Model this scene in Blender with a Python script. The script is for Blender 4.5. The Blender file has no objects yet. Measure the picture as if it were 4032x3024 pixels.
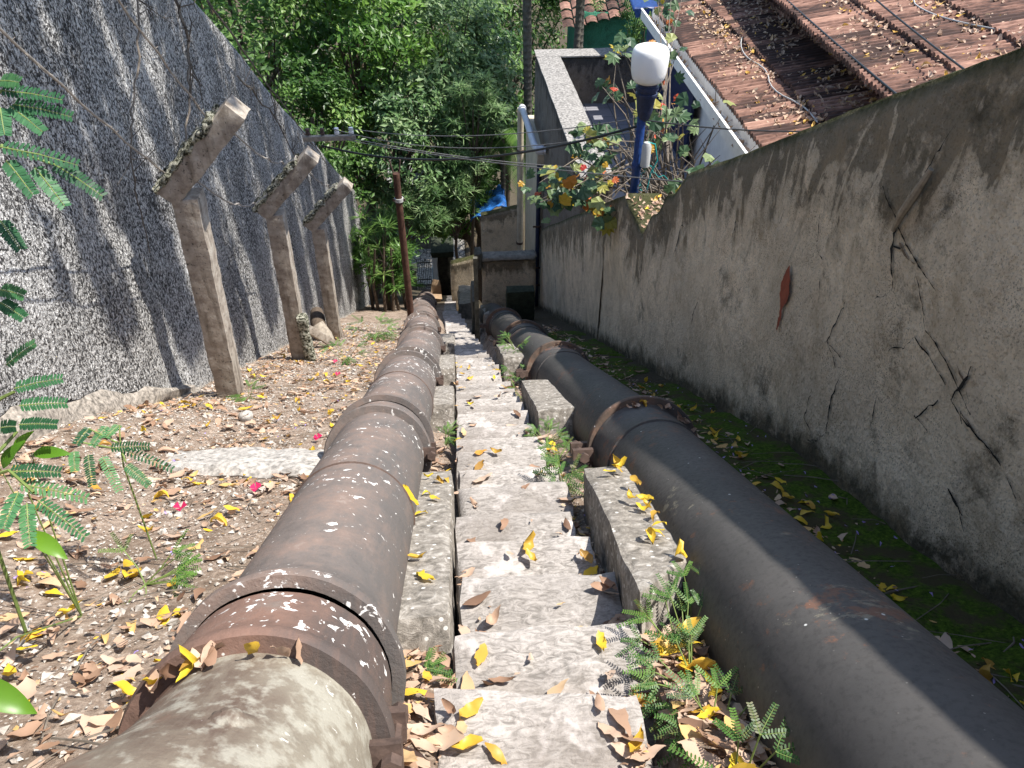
import bpy, math, random
import numpy as np
from mathutils import Vector, Matrix, noise
R = math.radians
rng = np.random.default_rng(7)
random.seed(7)
scene = bpy.context.scene

# ------------------------------------------------------------------ camera, sky, sun, exposure
cam_d = bpy.data.cameras.new('camera'); cam_d.lens = 27.03; cam_d.sensor_width = 36; cam_d.clip_end = 600; cam_d.clip_start = 0.02
cam = bpy.data.objects.new('camera', cam_d); scene.collection.objects.link(cam)
cam.location = (0, 0, 1.66); cam.rotation_euler = (R(90 - 38.7), 0, R(-4.7365))
scene.camera = cam
SUN_EL = 60.5
world = bpy.data.worlds.new('World'); scene.world = world; world.use_nodes = True
wn = world.node_tree.nodes; sky = wn.new('ShaderNodeTexSky'); sky.sky_type = 'NISHITA'; sky.sun_disc = False
sky.sun_elevation = R(SUN_EL); sky.sun_rotation = R(88)
world.node_tree.links.new(sky.outputs[0], wn['Background'].inputs[0]); wn['Background'].inputs[1].default_value = 0.15
sun_d = bpy.data.lights.new('sun', 'SUN'); sun_d.energy = 5.0; sun_d.angle = R(0.5); sun_d.color = (1, 0.955, 0.88)
sun = bpy.data.objects.new('sun', sun_d); scene.collection.objects.link(sun)
sun.rotation_euler = (R(1.5), R(90 - SUN_EL), 0); sun.location = (8, 0, 20)
vs = scene.view_settings; vs.view_transform = 'Standard'; vs.look = 'None'; vs.exposure = 0.9; vs.gamma = 1
scene.cycles.max_bounces = 6; scene.cycles.transparent_max_bounces = 6

# ------------------------------------------------------------------ the slope everything lies on
SL = 0.165 / 0.29; TH = math.atan(SL); CT, ST = math.cos(TH), math.sin(TH)
def zs(y): return -SL * (y - 0.931)
def SP(x, y, n):                       # across, distance of the foot along the stairs, height square to the slope
    return Vector((x, y + n * ST, zs(y) + n * CT))
def bend(y): return -0.045 * max(0.0, y - 6.8) if y < 14 else -0.324 - .012 * (y - 14)     # the lower flight veers slightly
def bend_r(y): return -0.035 * max(0.0, y - 3.5) - 0.045 * max(0.0, 2.86 - y)
SROT = Matrix.Rotation(-TH, 3, 'X')

# ------------------------------------------------------------------ helpers
def tag(o, label, cat, group=None, kind=None):
    o['label'] = label; o['category'] = cat
    if group: o['group'] = group
    if kind: o['kind'] = kind
    return o
def empty(name, loc):
    o = bpy.data.objects.new(name, None); o.empty_display_size = 0.1; scene.collection.objects.link(o); o.location = loc
    return o
def np_mesh(name, v, f, m, parent=None, tint=None, smooth=True, attrs=None, loc=None):
    v = np.asarray(v, np.float64); f = np.asarray(f, np.int32)
    if loc is None:
        loc = np.array(parent.location) if parent is not None and parent.parent is None else (np.array(parent.parent.location) + np.array(parent.location) if parent is not None else np.array([(v[:, 0].min() + v[:, 0].max()) / 2, (v[:, 1].min() + v[:, 1].max()) / 2, v[:, 2].min()]))
    loc = np.array(loc, float)
    me = bpy.data.meshes.new(name); k = f.shape[1]
    me.vertices.add(len(v)); me.vertices.foreach_set('co', (v - loc).astype(np.float32).ravel())
    me.loops.add(f.size); me.loops.foreach_set('vertex_index', f.ravel())
    me.polygons.add(len(f)); me.polygons.foreach_set('loop_start', np.arange(0, f.size, k, dtype=np.int32))
    me.polygons.foreach_set('use_smooth', np.full(len(f), smooth))
    me.update(calc_edges=True); me.validate()
    if tint is not None:
        a = me.attributes.new('tint', 'FLOAT', 'POINT'); a.data.foreach_set('value', np.asarray(tint, np.float32))
    for an, av in (attrs or {}).items():
        a = me.attributes.new(an, 'FLOAT', 'POINT'); a.data.foreach_set('value', np.asarray(av, np.float32))
    o = bpy.data.objects.new(name, me); scene.collection.objects.link(o)
    if m: me.materials.append(m)
    if parent is not None: o.parent = parent
    else: o.location = loc
    return o
class MB:
    def __init__(s): s.v = []; s.f = []
    def box(s, a, b, seg=None):
        i = len(s.v); (x0, y0, z0), (x1, y1, z1) = a, b
        s.v += [(x0, y0, z0), (x1, y0, z0), (x1, y1, z0), (x0, y1, z0), (x0, y0, z1), (x1, y0, z1), (x1, y1, z1), (x0, y1, z1)]
        s.f += [tuple(i + k for k in q) for q in ((0, 3, 2, 1), (4, 5, 6, 7), (0, 1, 5, 4), (1, 2, 6, 5), (2, 3, 7, 6), (3, 0, 4, 7))]
        return s
    def quad(s, *p):
        i = len(s.v); s.v += [tuple(q) for q in p]; s.f.append((i, i + 1, i + 2, i + 3)); return s
    def tube(s, pts, r, n=8, cap=True):
        pts = [Vector(p) for p in pts]; rs = r if isinstance(r, (list, tuple)) else [r] * len(pts)
        i0 = len(s.v); up = None
        for k, p in enumerate(pts):
            t = (pts[min(k + 1, len(pts) - 1)] - pts[max(k - 1, 0)]).normalized()
            if up is None: up = Vector((0, 0, 1)) if abs(t.z) < 0.9 else Vector((1, 0, 0))
            a = t.cross(up).normalized(); b = a.cross(t).normalized(); up = b
            for j in range(n):
                q = p + (a * math.cos(2 * math.pi * j / n) + b * math.sin(2 * math.pi * j / n)) * rs[k]; s.v.append(tuple(q))
        for k in range(len(pts) - 1):
            for j in range(n):
                s.f.append((i0 + k * n + j, i0 + k * n + (j + 1) % n, i0 + (k + 1) * n + (j + 1) % n, i0 + (k + 1) * n + j))
        if cap:
            for k, rev in ((0, True), (len(pts) - 1, False)):
                c = len(s.v); s.v.append(tuple(pts[k]))
                for j in range(n):
                    a, b = i0 + k * n + j, i0 + k * n + (j + 1) % n
                    s.f.append((c, b, a, a) if rev else (c, a, b, b))
        return s
    def lathe(s, o, ax, prof, n=32, wob=0, seed=0):
        o = Vector(o); ax = Vector(ax).normalized(); a = ax.cross(Vector((1, 0, 0)) if abs(ax.x) < .9 else Vector((0, 1, 0))).normalized(); b = ax.cross(a)
        i0 = len(s.v)
        for (t, r) in prof:
            for j in range(n):
                w = 2 * math.pi * j / n; d = a * math.cos(w) + b * math.sin(w)
                rr = r + (wob * noise.noise((d * 3 + ax * (t * 5 + seed)) ) if wob else 0)
                s.v.append(tuple(o + ax * t + d * rr))
        for k in range(len(prof) - 1):
            for j in range(n):
                s.f.append((i0 + k * n + j, i0 + k * n + (j + 1) % n, i0 + (k + 1) * n + (j + 1) % n, i0 + (k + 1) * n + j))
        return s
    def build(s, name, m, parent=None, smooth=False, loc=None):
        v = np.array(s.v, float); f = s.f
        if loc is None:
            if parent is not None:
                loc = np.array(parent.location) + (np.array(parent.parent.location) if parent.parent else 0)
            else: loc = np.array([(v[:, 0].min() + v[:, 0].max()) / 2, (v[:, 1].min() + v[:, 1].max()) / 2, v[:, 2].min()])
        me = bpy.data.meshes.new(name)
        ff = [tuple(dict.fromkeys(q)) for q in f]
        me.from_pydata((v - loc).tolist(), [], ff); me.update()
        if smooth:
            me.polygons.foreach_set('use_smooth', [True] * len(me.polygons))
            try: me.set_sharp_from_angle(angle=R(42))
            except Exception: pass
        if m: me.materials.append(m)
        o = bpy.data.objects.new(name, me); scene.collection.objects.link(o)
        if parent is not None: o.parent = parent
        else: o.location = loc
        return o
def rough_box(mb, lo, hi, seg=0.05, amp=0.008, rnd=0.012, fm=None, seed=0, freq=6, taper=0):
    lo = Vector(lo); hi = Vector(hi); n = [max(1, min(40, round((hi[k] - lo[k]) / seg))) for k in range(3)]
    idx = {}
    def vert(i):
        if i in idx: return idx[i]
        p = Vector([lo[k] + (hi[k] - lo[k]) * i[k] / n[k] for k in range(3)])
        ext = [(-1 if i[k] == 0 else 1 if i[k] == n[k] else 0) for k in range(3)]
        if sum(1 for e in ext if e) >= 2: p -= Vector(ext) * rnd * (0.7 + 0.6 * noise.noise(p * 9 + Vector((seed, 1, 2))))
        q = p * freq + Vector((seed * 3.1, seed * 1.7, seed))
        p = p + noise.noise_vector(q) * amp + noise.noise_vector(q * 3.1) * amp * 0.4
        if fm: p = fm(p)
        idx[i] = len(mb.v); mb.v.append(tuple(p)); return idx[i]
    for ax in range(3):
        b, c = (ax + 1) % 3, (ax + 2) % 3
        for side in (0, n[ax]):
            for u in range(n[b]):
                for w in range(n[c]):
                    def I(uu, ww):
                        t = [0, 0, 0]; t[ax] = side; t[b] = uu; t[c] = ww; return vert(tuple(t))
                    q = (I(u, w), I(u + 1, w), I(u + 1, w + 1), I(u, w + 1))
                    mb.f.append(q if side else q[::-1])
    return mb
def grid(xs, ys, fn):                   # sheet: fn(x, y) -> point
    v = [fn(x, y) for y in ys for x in xs]; nx = len(xs); f = []
    for j in range(len(ys) - 1):
        for i in range(nx - 1): f.append((j * nx + i, j * nx + i + 1, (j + 1) * nx + i + 1, (j + 1) * nx + i))
    return np.array(v, float), np.array(f)
def fb(x, y, z=0, o=4): return noise.fractal(Vector((x, y, z)), 1.0, 2.0, o)

# ------------------------------------------------------------------ materials
class Mat:
    def __init__(s, name, rough=0.85, spec=0.3):
        s.m = bpy.data.materials.new(name); s.m.use_nodes = True; s.nt = s.m.node_tree; s.n = s.nt.nodes; s.b = s.n['Principled BSDF']
        s.b.inputs['Roughness'].default_value = rough; s.b.inputs['Specular IOR Level'].default_value = spec
        s.co = s.n.new('ShaderNodeTexCoord').outputs['Object']; s.bumps = []
    def L(s, a, b): s.nt.links.new(a, b)
    def put(s, sock, v):
        if hasattr(v, 'is_linked') or isinstance(v, bpy.types.NodeSocket): s.L(v, sock)
        elif isinstance(v, (tuple, list)) and len(v) == 3 and sock.type == 'RGBA': sock.default_value = (*v, 1)
        else: sock.default_value = v
    def map(s, sc=(1, 1, 1), rot=(0, 0, 0)):
        q = s.n.new('ShaderNodeMapping'); s.L(s.co, q.inputs[0]); q.inputs['Scale'].default_value = sc; q.inputs['Rotation'].default_value = rot; return q.outputs[0]
    def noise(s, sc, det=4, ro=0.55, co=None, dist=0):
        q = s.n.new('ShaderNodeTexNoise'); s.L(co or s.co, q.inputs['Vector']); q.inputs['Scale'].default_value = sc; q.inputs['Detail'].default_value = det
        q.inputs['Roughness'].default_value = ro; q.inputs['Distortion'].default_value = dist; return q.outputs['Fac']
    def voro(s, sc, feat='F1', co=None, rnd=1):
        q = s.n.new('ShaderNodeTexVoronoi'); q.feature = feat; s.L(co or s.co, q.inputs['Vector']); q.inputs['Scale'].default_value = sc
        q.inputs['Randomness'].default_value = rnd; return q.outputs['Distance']
    def vcol(s, sc, co=None):
        q = s.n.new('ShaderNodeTexVoronoi'); s.L(co or s.co, q.inputs['Vector']); q.inputs['Scale'].default_value = sc; 
        h = s.n.new('ShaderNodeSeparateColor'); s.L(q.outputs['Color'], h.inputs[0]); return h.outputs[0]
    def ramp(s, fac, stops, interp='LINEAR'):
        q = s.n.new('ShaderNodeValToRGB'); s.L(fac, q.inputs[0]); e = q.color_ramp; e.interpolation = interp
        while len(e.elements) < len(stops): e.elements.new(0.5)
        for el, (p, c) in zip(e.elements, stops):
            el.position = p; el.color = (c, c, c, 1) if isinstance(c, (int, float)) else (*c, 1)
        return q.outputs[0]
    def mix(s, a, b, fac, mode='MIX'):
        q = s.n.new('ShaderNodeMix'); q.data_type = 'RGBA'; q.blend_type = mode
        s.put(q.inputs[0], fac); s.put(q.inputs[6], a); s.put(q.inputs[7], b); return q.outputs[2]
    def math(s, op, a, b=0.0, c=None):
        q = s.n.new('ShaderNodeMath'); q.operation = op; s.put(q.inputs[0], a); s.put(q.inputs[1], b)
        if c is not None: s.put(q.inputs[2], c)
        return q.outputs[0]
    def attr(s, name):
        q = s.n.new('ShaderNodeAttribute'); q.attribute_name = name; return q.outputs['Fac']
    def rnd(s): return s.n.new('ShaderNodeObjectInfo').outputs['Random']
    def xyz(s, i):
        q = s.n.new('ShaderNodeSeparateXYZ'); s.L(s.co, q.inputs[0]); return q.outputs[i]
    def col(s, c): s.put(s.b.inputs['Base Color'], c); return s
    def rough(s, c): s.put(s.b.inputs['Roughness'], c); return s
    def bump(s, h, st=0.5, d=0.01):
        q = s.n.new('ShaderNodeBump'); q.inputs['Strength'].default_value = st; q.inputs['Distance'].default_value = d; s.L(h, q.inputs['Height'])
        if s.bumps: s.L(s.bumps[-1], q.inputs['Normal'])
        s.bumps.append(q.outputs[0]); s.L(q.outputs[0], s.b.inputs['Normal']); return s
def flat_mat(name, c, rough=0.6, var=0.25, sc=20, bump=0.15, metal=0):
    a = Mat(name, rough); n = a.noise(sc, 5, 0.65); d = tuple(x * (1 - var) for x in c); e = tuple(min(1, x * (1 + var * .6)) for x in c)
    a.col(a.ramp(n, [(0.3, d), (0.7, e)])); a.bump(n, bump, 0.004); a.b.inputs['Metallic'].default_value = metal
    return a.m

# aged cream plaster of the wall beside the big pipe
def mat_plaster(name, base, dark=(0.070, 0.062, 0.042), top=True, streak=1.0):
    a = Mat(name, 0.92, 0.15); big = a.noise(1.1, 5, 0.6); mid = a.noise(6, 6, 0.65); fine = a.noise(55, 4, 0.7)
    c = a.ramp(big, [(0.3, tuple(x * .74 for x in base)), (0.52, base), (0.72, tuple(min(1, x * 1.15) for x in base))])
    c = a.mix(c, (base[0] * .62, base[1] * .5, base[2] * .36), a.ramp(mid, [(0.55, 0.0), (0.75, 0.35)]))
    spk = a.ramp(a.noise(85, 3, 0.7), [(0.55, 0.0), (0.66, 0.5)]); c = a.mix(c, (0.10, 0.085, 0.06), spk)
    if top:                                # mould runs down from the top edge and creeps up from the ground
        run = a.noise(1, 5, 0.62, a.map((9, 6, 1.7), (0, 0, 0)), 0.8)
        d = a.math('SUBTRACT', a.math('MULTIPLY', run, 1.5 * streak), a.math('MULTIPLY', a.attr('below_top'), 0.9))
        d = a.math('ADD', d, a.math('MULTIPLY', a.noise(2.6, 8, 0.75), 0.95))
        c = a.mix(c, dark, a.ramp(d, [(0.72, 0.0), (0.95, 0.42), (1.25, 0.78)]))
        g = a.math('SUBTRACT', a.math('MULTIPLY', a.noise(5, 7, 0.75), 0.75), a.math('MULTIPLY', a.attr('above_base'), 1.7))
        c = a.mix(c, (0.035, 0.036, 0.022), a.ramp(g, [(-0.10 + .14, 0.0), (0.28, 0.9)]))
    mot = a.noise(4.2, 9, 0.78, None, 0.5); c = a.mix(c, (base[0] * .42, base[1] * .38, base[2] * .32), a.ramp(mot, [(0.48, 0.0), (0.66, 0.6)])); c = a.mix(c, (min(1, base[0] * 1.12), min(1, base[1] * 1.12), min(1, base[2] * 1.15)), a.ramp(a.noise(7, 6, .7), [(0.56, 0.0), (0.7, 0.5)]))
    if top: c = a.mix((0.055, 0.058, 0.022), c, a.ramp(a.math('ADD', a.attr('below_top'), a.math('MULTIPLY', a.math('SUBTRACT', a.noise(12, 4, .7), .5), .12)), [(-0.01, 0.0), (0.07, 1.0)]))
    blot = a.ramp(a.noise(2.3, 8, 0.78), [(0.56, 0.0), (0.68, 0.8)])
    c = a.mix(c, dark, blot); spk2 = a.math('MULTIPLY', a.ramp(a.noise(150, 2, 0.7), [(0.58, 0.0), (0.64, 0.8)]), a.ramp(a.noise(3.5, 4), [(0.42, 0.0), (0.6, 1.0)])); c = a.mix(c, (0.06, 0.05, 0.035), spk2)
    a.col(c)
    a.bump(a.noise(28, 6, 0.7), 1.0, 0.035); a.bump(mid, 0.6, 0.04); a.bump(a.voro(38), .35, .012); return a.m
M_wall_r = mat_plaster('aged_cream_plaster', (0.84, 0.705, 0.525))
M_wall_far = mat_plaster('streaked_cream_plaster', (0.80, 0.67, 0.495), streak=1.12)
M_terrace = mat_plaster('blackened_grey_render', (0.21, 0.185, 0.16), (0.05, 0.045, 0.04))

# rough-cast of the tall wall: pale spatter over black grime
def mat_roughcast():
    a = Mat('spattered_roughcast', 0.95, 0.1)
    co = a.map((1, 1, 0.75)); n = a.noise(60, 3, 0.62, co, 0.8); big = a.noise(0.9, 4, 0.6); st = a.noise(1, 4, 0.6, a.map((5, 5, 0.45)))
    t = a.math('ADD', n, a.math('MULTIPLY', a.math('SUBTRACT', st, 0.5), 0.17)); t = a.math('ADD', t, a.math('MULTIPLY', a.math('SUBTRACT', big, 0.5), 0.22))
    c = a.ramp(t, [(0.39, (0.035, 0.034, 0.034)), (0.47, (0.14, 0.136, 0.132)), (0.53, (0.43, 0.42, 0.405)), (0.70, (0.66, 0.65, 0.63))])
    low = a.math('SUBTRACT', a.attr('above_base'), 0.0)
    c = a.mix((0.55, 0.50, 0.43), c, a.ramp(a.math('ADD', low, a.math('MULTIPLY', a.noise(9, 5, .7), 0.25)), [(0.16, 0.0), (0.22, 1.0)]))
    a.col(c); a.bump(a.noise(17, 4, .6), .8, .05); a.bump(n, 1.0, 0.035); return a.m
M_wall_l = mat_roughcast()

# pipes
def mat_rust_pipe(name, bodyc, lich=0.62, dk=(0.055, 0.050, 0.048), disc=False):
    a = Mat(name, 0.72, 0.35); big = a.noise(3.0, 6, 0.65); mid = a.noise(13, 6, 0.7)
    c = a.ramp(a.math('ADD', a.math('MULTIPLY', big, .7), a.math('MULTIPLY', mid, .35)), [(0.36, bodyc[0]), (0.50, bodyc[1]), (0.60, bodyc[2]), (0.72, bodyc[3])])
    side = a.math('ADD', a.xyz(0), a.math('MULTIPLY', a.math('SUBTRACT', a.noise(4, 5, .7), .5), .35)); c = a.mix(c, dk, a.ramp(side, [(0.02, 0.0), (0.16, 0.8)]))
    streak = a.ramp(a.noise(1, 6, 0.7, a.map((40, 5, 5))), [(0.48, 0.0), (0.7, 0.4)]); c = a.mix(c, bodyc[2], streak)
    patch = a.math('ADD', a.math('MULTIPLY', a.noise(30, 4, 0.6, None, 0.5), 0.72), a.math('MULTIPLY', a.noise(2.6, 3, 0.5), 0.42))
    c = a.mix(c, (0.74, 0.72, 0.69), a.ramp(patch, [(lich, 0.0), (lich + 0.025, 1.0)]))
    spk = a.ramp(a.voro(30, co=a.map((1, 1, 1), (0.3, 0.2, 0.1))), [(0.09, 1.0), (0.14, 0.0)]); c = a.mix(c, (0.62, 0.6, 0.57), a.math('MULTIPLY', spk, a.ramp(mid, [(0.55, 0.0), (0.6, 1.0)])))
    if disc:
        v = a.math('ADD', a.math('MULTIPLY', a.noise(26, 4, .6), .6), a.math('MULTIPLY', a.noise(5, 5, .7), .55)); v = a.math('ADD', v, a.math('MULTIPLY', a.xyz(0), .25)); c = a.mix(c, (0.33, 0.315, 0.265), a.ramp(v, [(0.58, 0.0), (0.68, 0.7)]))
        c = a.mix(c, (0.15, 0.075, 0.05), a.ramp(a.math('ADD', a.noise(3.5, 5, .7), a.math('MULTIPLY', a.xyz(0), -1.3)), [(0.56, 0.0), (0.74, 0.9)]))
    a.col(c); a.bump(mid, 0.5, 0.008); a.bump(a.noise(70, 4, 0.7), 0.5, 0.004); return a.m
M_pipe_l = mat_rust_pipe('rusty_lichened_iron', ((0.088, 0.077, 0.071), (0.155, 0.128, 0.114), (0.205, 0.148, 0.122), (0.34, 0.30, 0.27)), 0.682, (0.088, 0.082, 0.079))
M_pipe_rim = mat_rust_pipe('red_rust_iron', ((0.075, 0.048, 0.038), (0.14, 0.086, 0.066), (0.19, 0.112, 0.084), (0.17, 0.135, 0.115)), 0.71)
M_pipe_near = mat_rust_pipe('lichen_crusted_iron', ((0.085, 0.055, 0.042), (0.15, 0.12, 0.092), (0.215, 0.187, 0.145), (0.30, 0.275, 0.225)), 0.70, (0.21, 0.19, 0.15), True)
def mat_dark_pipe():
    a = Mat('black_bitumen_coat', 0.5, 0.22); big = a.noise(2.2, 6, 0.6); fine = a.noise(60, 5, 0.7)
    c = a.ramp(big, [(0.3, (0.056, 0.053, 0.051)), (0.7, (0.090, 0.083, 0.078))])
    c = a.mix(c, (0.026, 0.025, 0.024), a.ramp(fine, [(0.5, 0.0), (0.66, 0.35)]))
    rust = a.math('ADD', a.math('MULTIPLY', a.noise(14, 6, 0.75), 0.6), a.math('MULTIPLY', a.noise(1.7, 2, 0.5), 0.5)); c = a.mix(c, (0.17, 0.085, 0.055), a.ramp(rust, [(0.635, 0.0), (0.68, 0.75)]))
    lich = a.math('ADD', a.math('MULTIPLY', a.noise(1, 6, 0.75, a.map((9, 22, 22))), 0.7), a.math('MULTIPLY', a.noise(2.8, 2, 0.5), 0.4)); c = a.mix(c, (0.22, 0.20, 0.15), a.ramp(lich, [(0.65, 0.0), (0.70, 0.8)]))
    dot = a.ramp(a.voro(9), [(0.030, 1.0), (0.045, 0.0)]); c = a.mix(c, (0.6, 0.6, 0.57), dot)
    dot = a.ramp(a.voro(34), [(0.05, 1.0), (0.08, 0.0)]); c = a.mix(c, (0.35, 0.33, 0.3), a.math('MULTIPLY', dot, a.ramp(big, [(.45, 0.0), (.55, .8)])))
    a.col(c); a.rough(a.ramp(fine, [(0.3, 0.46), (0.7, 0.64)])); a.bump(fine, 0.2, 0.002); a.bump(a.noise(16, 4), 0.25, 0.006); return a.m
M_pipe_r = mat_dark_pipe()
M_flange = mat_rust_pipe('brown_iron_flange', ((0.05, 0.038, 0.03), (0.09, 0.065, 0.05), (0.14, 0.085, 0.06), (0.22, 0.19, 0.15)), 0.74)

def mat_step():
    a = Mat('worn_gneiss', 0.85, 0.3); co = a.map((11, 26, 26)); n = a.noise(2.0, 5, 0.62, co, 1.6); m = a.noise(75, 3, 0.7); big = a.noise(2.3, 4)
    c = a.ramp(n, [(0.33, (0.15, 0.137, 0.124)), (0.45, (0.26, 0.238, 0.218)), (0.54, (0.36, 0.33, 0.305)), (0.68, (0.45, 0.42, 0.39))])
    c = a.mix(c, (0.17, 0.145, 0.125), a.ramp(big, [(0.42, 0.0), (0.68, 0.75)]))
    c = a.mix(c, (0.15, 0.135, 0.12), a.ramp(m, [(0.58, 0.0), (0.68, 0.5)]))
    c = a.mix(c, (0.13, 0.115, 0.10), a.math('MULTIPLY', a.rnd(), 0.38)); edge = a.ramp(a.noise(6, 4, .7), [(.55, 0.0), (.68, .6)]); c = a.mix(c, (0.60, 0.55, 0.52), edge)
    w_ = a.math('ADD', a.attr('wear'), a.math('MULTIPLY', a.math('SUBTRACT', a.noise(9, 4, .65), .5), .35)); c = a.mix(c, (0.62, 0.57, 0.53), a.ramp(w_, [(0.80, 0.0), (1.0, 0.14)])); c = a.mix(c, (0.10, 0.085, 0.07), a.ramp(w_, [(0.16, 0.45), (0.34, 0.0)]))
    a.col(c); a.bump(n, 0.5, 0.010); a.bump(m, 0.5, 0.005); a.bump(a.noise(160, 3, .7), .4, .002); return a.m
M_step = mat_step()
def mat_block():
    a = Mat('grey_lichened_granite', 0.9, 0.2); n = a.noise(26, 6, 0.7, None, 0.4); big = a.noise(3.2, 5)
    c = a.ramp(n, [(0.35, (0.12, 0.108, 0.092)), (0.52, (0.25, 0.225, 0.195)), (0.66, (0.42, 0.39, 0.35))])
    c = a.mix(c, (0.13, 0.115, 0.095), a.ramp(big, [(0.48, 0.0), (0.75, 0.6)]))
    c = a.mix(c, (0.62, 0.6, 0.56), a.ramp(a.voro(24), [(0.13, 0.9), (0.18, 0.0)]))
    a.col(c); a.bump(n, 0.7, 0.015); return a.m
M_block = mat_block()
def mat_post():
    a = Mat('stained_concrete', 0.93, 0.12); n = a.noise(14, 6, 0.68); st = a.noise(1, 5, 0.6, a.map((18, 18, 2)))
    c = a.ramp(n, [(0.32, (0.20, 0.165, 0.135)), (0.5, (0.31, 0.27, 0.225)), (0.7, (0.42, 0.385, 0.335))])
    c = a.mix(c, (0.09, 0.07, 0.05), a.ramp(st, [(0.52, 0.0), (0.72, 0.75)]))
    c = a.mix(c, (0.02, 0.02, 0.018), a.ramp(a.noise(38, 4, .7), [(0.60, 0.0), (0.68, 0.8)]))
    a.col(c); a.bump(n, 0.6, 0.01); a.bump(a.noise(60, 4, .7), .4, .004); return a.m
M_post = mat_post()
def mat_lichen():
    a = Mat('crusty_lichen', 0.95, 0.1); n = a.noise(42, 5, 0.65)
    a.col(a.ramp(n, [(0.42, (0.03, 0.03, 0.022)), (0.49, (0.20, 0.20, 0.145)), (0.58, (0.46, 0.45, 0.37)), (0.75, (0.6, 0.58, 0.5))])); a.bump(n, 1.0, 0.04); return a.m
M_lichen = mat_lichen()
def mat_dirt():
    a = Mat('dry_earth', 0.95, 0.1); n = a.noise(30, 8, 0.75); m = a.noise(4, 5); v = a.voro(55)
    c = a.ramp(n, [(0.3, (0.13, 0.092, 0.068)), (0.5, (0.28, 0.215, 0.168)), (0.7, (0.48, 0.40, 0.33))])
    c = a.mix(c, (0.11, 0.075, 0.05), a.ramp(m, [(0.45, 0.0), (0.65, 0.6)]))
    c = a.mix(c, (0.55, 0.50, 0.44), a.ramp(v, [(0.16, 0.8), (0.24, 0.0)]))
    damp_shade = a.attr('damp_shade'); c = a.mix(c, (0.05, 0.042, 0.026), a.math('MULTIPLY', damp_shade, 0.9))
    a.col(c); a.bump(n, 0.9, 0.02); a.bump(v, 0.4, 0.008); return a.m
M_dirt = mat_dirt()
def mat_moss():
    a = Mat('moss', 0.95, 0.1); n = a.noise(60, 6, 0.75); m = a.noise(7, 5, 0.7)
    c = a.ramp(n, [(0.35, (0.016, 0.034, 0.005)), (0.55, (0.072, 0.125, 0.013)), (0.75, (0.17, 0.24, 0.04))])
    c = a.mix(c, (0.075, 0.058, 0.035), a.ramp(m, [(0.46, 0.0), (0.58, 0.9)])); a.col(c); a.bump(n, 1.0, 0.02); return a.m
M_moss = mat_moss()
def mat_leaf(name, stops, trans=0.3, rough=0.5, use='tint', spec=0.35, gloss_var=True):
    a = Mat(name, rough, spec); t = a.attr('tint') if use == 'tint' else a.rnd()
    c = a.ramp(t, stops); nn = a.noise(45, 4, 0.6); c = a.mix(c, (0.04, 0.03, 0.01), a.ramp(nn, [(0.62, 0.0), (0.8, 0.30)]))
    a.col(c); tr = a.n.new('ShaderNodeBsdfTranslucent'); a.L(c, tr.inputs[0]); ms = a.n.new('ShaderNodeMixShader'); ms.inputs[0].default_value = trans
    out = a.n['Material Output']; a.L(a.b.outputs[0], ms.inputs[1]); a.L(tr.outputs[0], ms.inputs[2]); a.L(ms.outputs[0], out.inputs[0]); return a.m
DRY = [(0.0, (0.12, 0.065, 0.04)), (0.25, (0.30, 0.18, 0.115)), (0.5, (0.45, 0.305, 0.215)), (0.78, (0.54, 0.40, 0.30)), (0.88, (0.56, 0.38, 0.20)), (0.93, (0.62, 0.36, 0.05)), (1.0, (0.70, 0.48, 0.03))]
YEL = [(0.0, (0.36, 0.20, 0.05)), (0.2, (0.58, 0.36, 0.05)), (0.5, (0.66, 0.44, 0.035)), (0.8, (0.70, 0.52, 0.04)), (1.0, (0.50, 0.24, 0.05))]
M_litter = mat_leaf('dry_leaf', DRY, 0.2, 0.6)
M_dry = mat_leaf('brown_leaf', DRY, 0.2, 0.6, 'obj')
M_yel = mat_leaf('yellow_leaf', YEL, 0.3, 0.42, 'obj')
M_green = [mat_leaf('tree_leaf', [(0, (0.022, 0.062, 0.014)), (0.5, (0.075, 0.165, 0.032)), (0.85, (0.18, 0.30, 0.07)), (1, (0.28, 0.38, 0.12))], 0.38, 0.40, spec=.4),
           mat_leaf('bluish_leaf', [(0, (0.025, 0.066, 0.03)), (0.5, (0.125, 0.225, 0.075)), (1, (0.34, 0.44, 0.22))], 0.36, 0.42, spec=.4),
           mat_leaf('bright_leaf', [(0, (0.035, 0.10, 0.014)), (0.5, (0.11, 0.23, 0.03)), (1, (0.25, 0.38, 0.07))], 0.42, 0.40, spec=.4)]
M_frond = mat_leaf('sapling_leaflet', [(0, (0.018, 0.075, 0.03)), (0.6, (0.045, 0.15, 0.06)), (1, (0.10, 0.24, 0.09))], 0.3, 0.45)
M_weed = mat_leaf('weed_leaflet', [(0, (0.10, 0.10, 0.02)), (0.15, (0.025, 0.075, 0.014)), (0.6, (0.06, 0.155, 0.028)), (1, (0.13, 0.25, 0.045))], 0.35, 0.45)
M_broad = mat_leaf('broad_green_leaf', [(0, (0.06, 0.17, 0.014)), (1, (0.15, 0.30, 0.025))], 0.4, 0.35)
M_vine = mat_leaf('variegated_leaf', [(0, (0.020, 0.055, 0.025)), (0.45, (0.07, 0.13, 0.06)), (0.68, (0.20, 0.26, 0.11)), (0.8, (0.42, 0.33, 0.03)), (0.9, (0.45, 0.17, 0.03)), (1, (0.42, 0.04, 0.03))], 0.3, 0.45)
M_petal = mat_leaf('crimson_petal', [(0, (0.45, 0.015, 0.08)), (1, (0.6, 0.03, 0.14))], 0.35, 0.5, 'obj')
M_lilac = mat_leaf('lilac_petal', [(0, (0.35, 0.25, 0.62)), (1, (0.45, 0.35, 0.7))], 0.35, 0.5)
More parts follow.
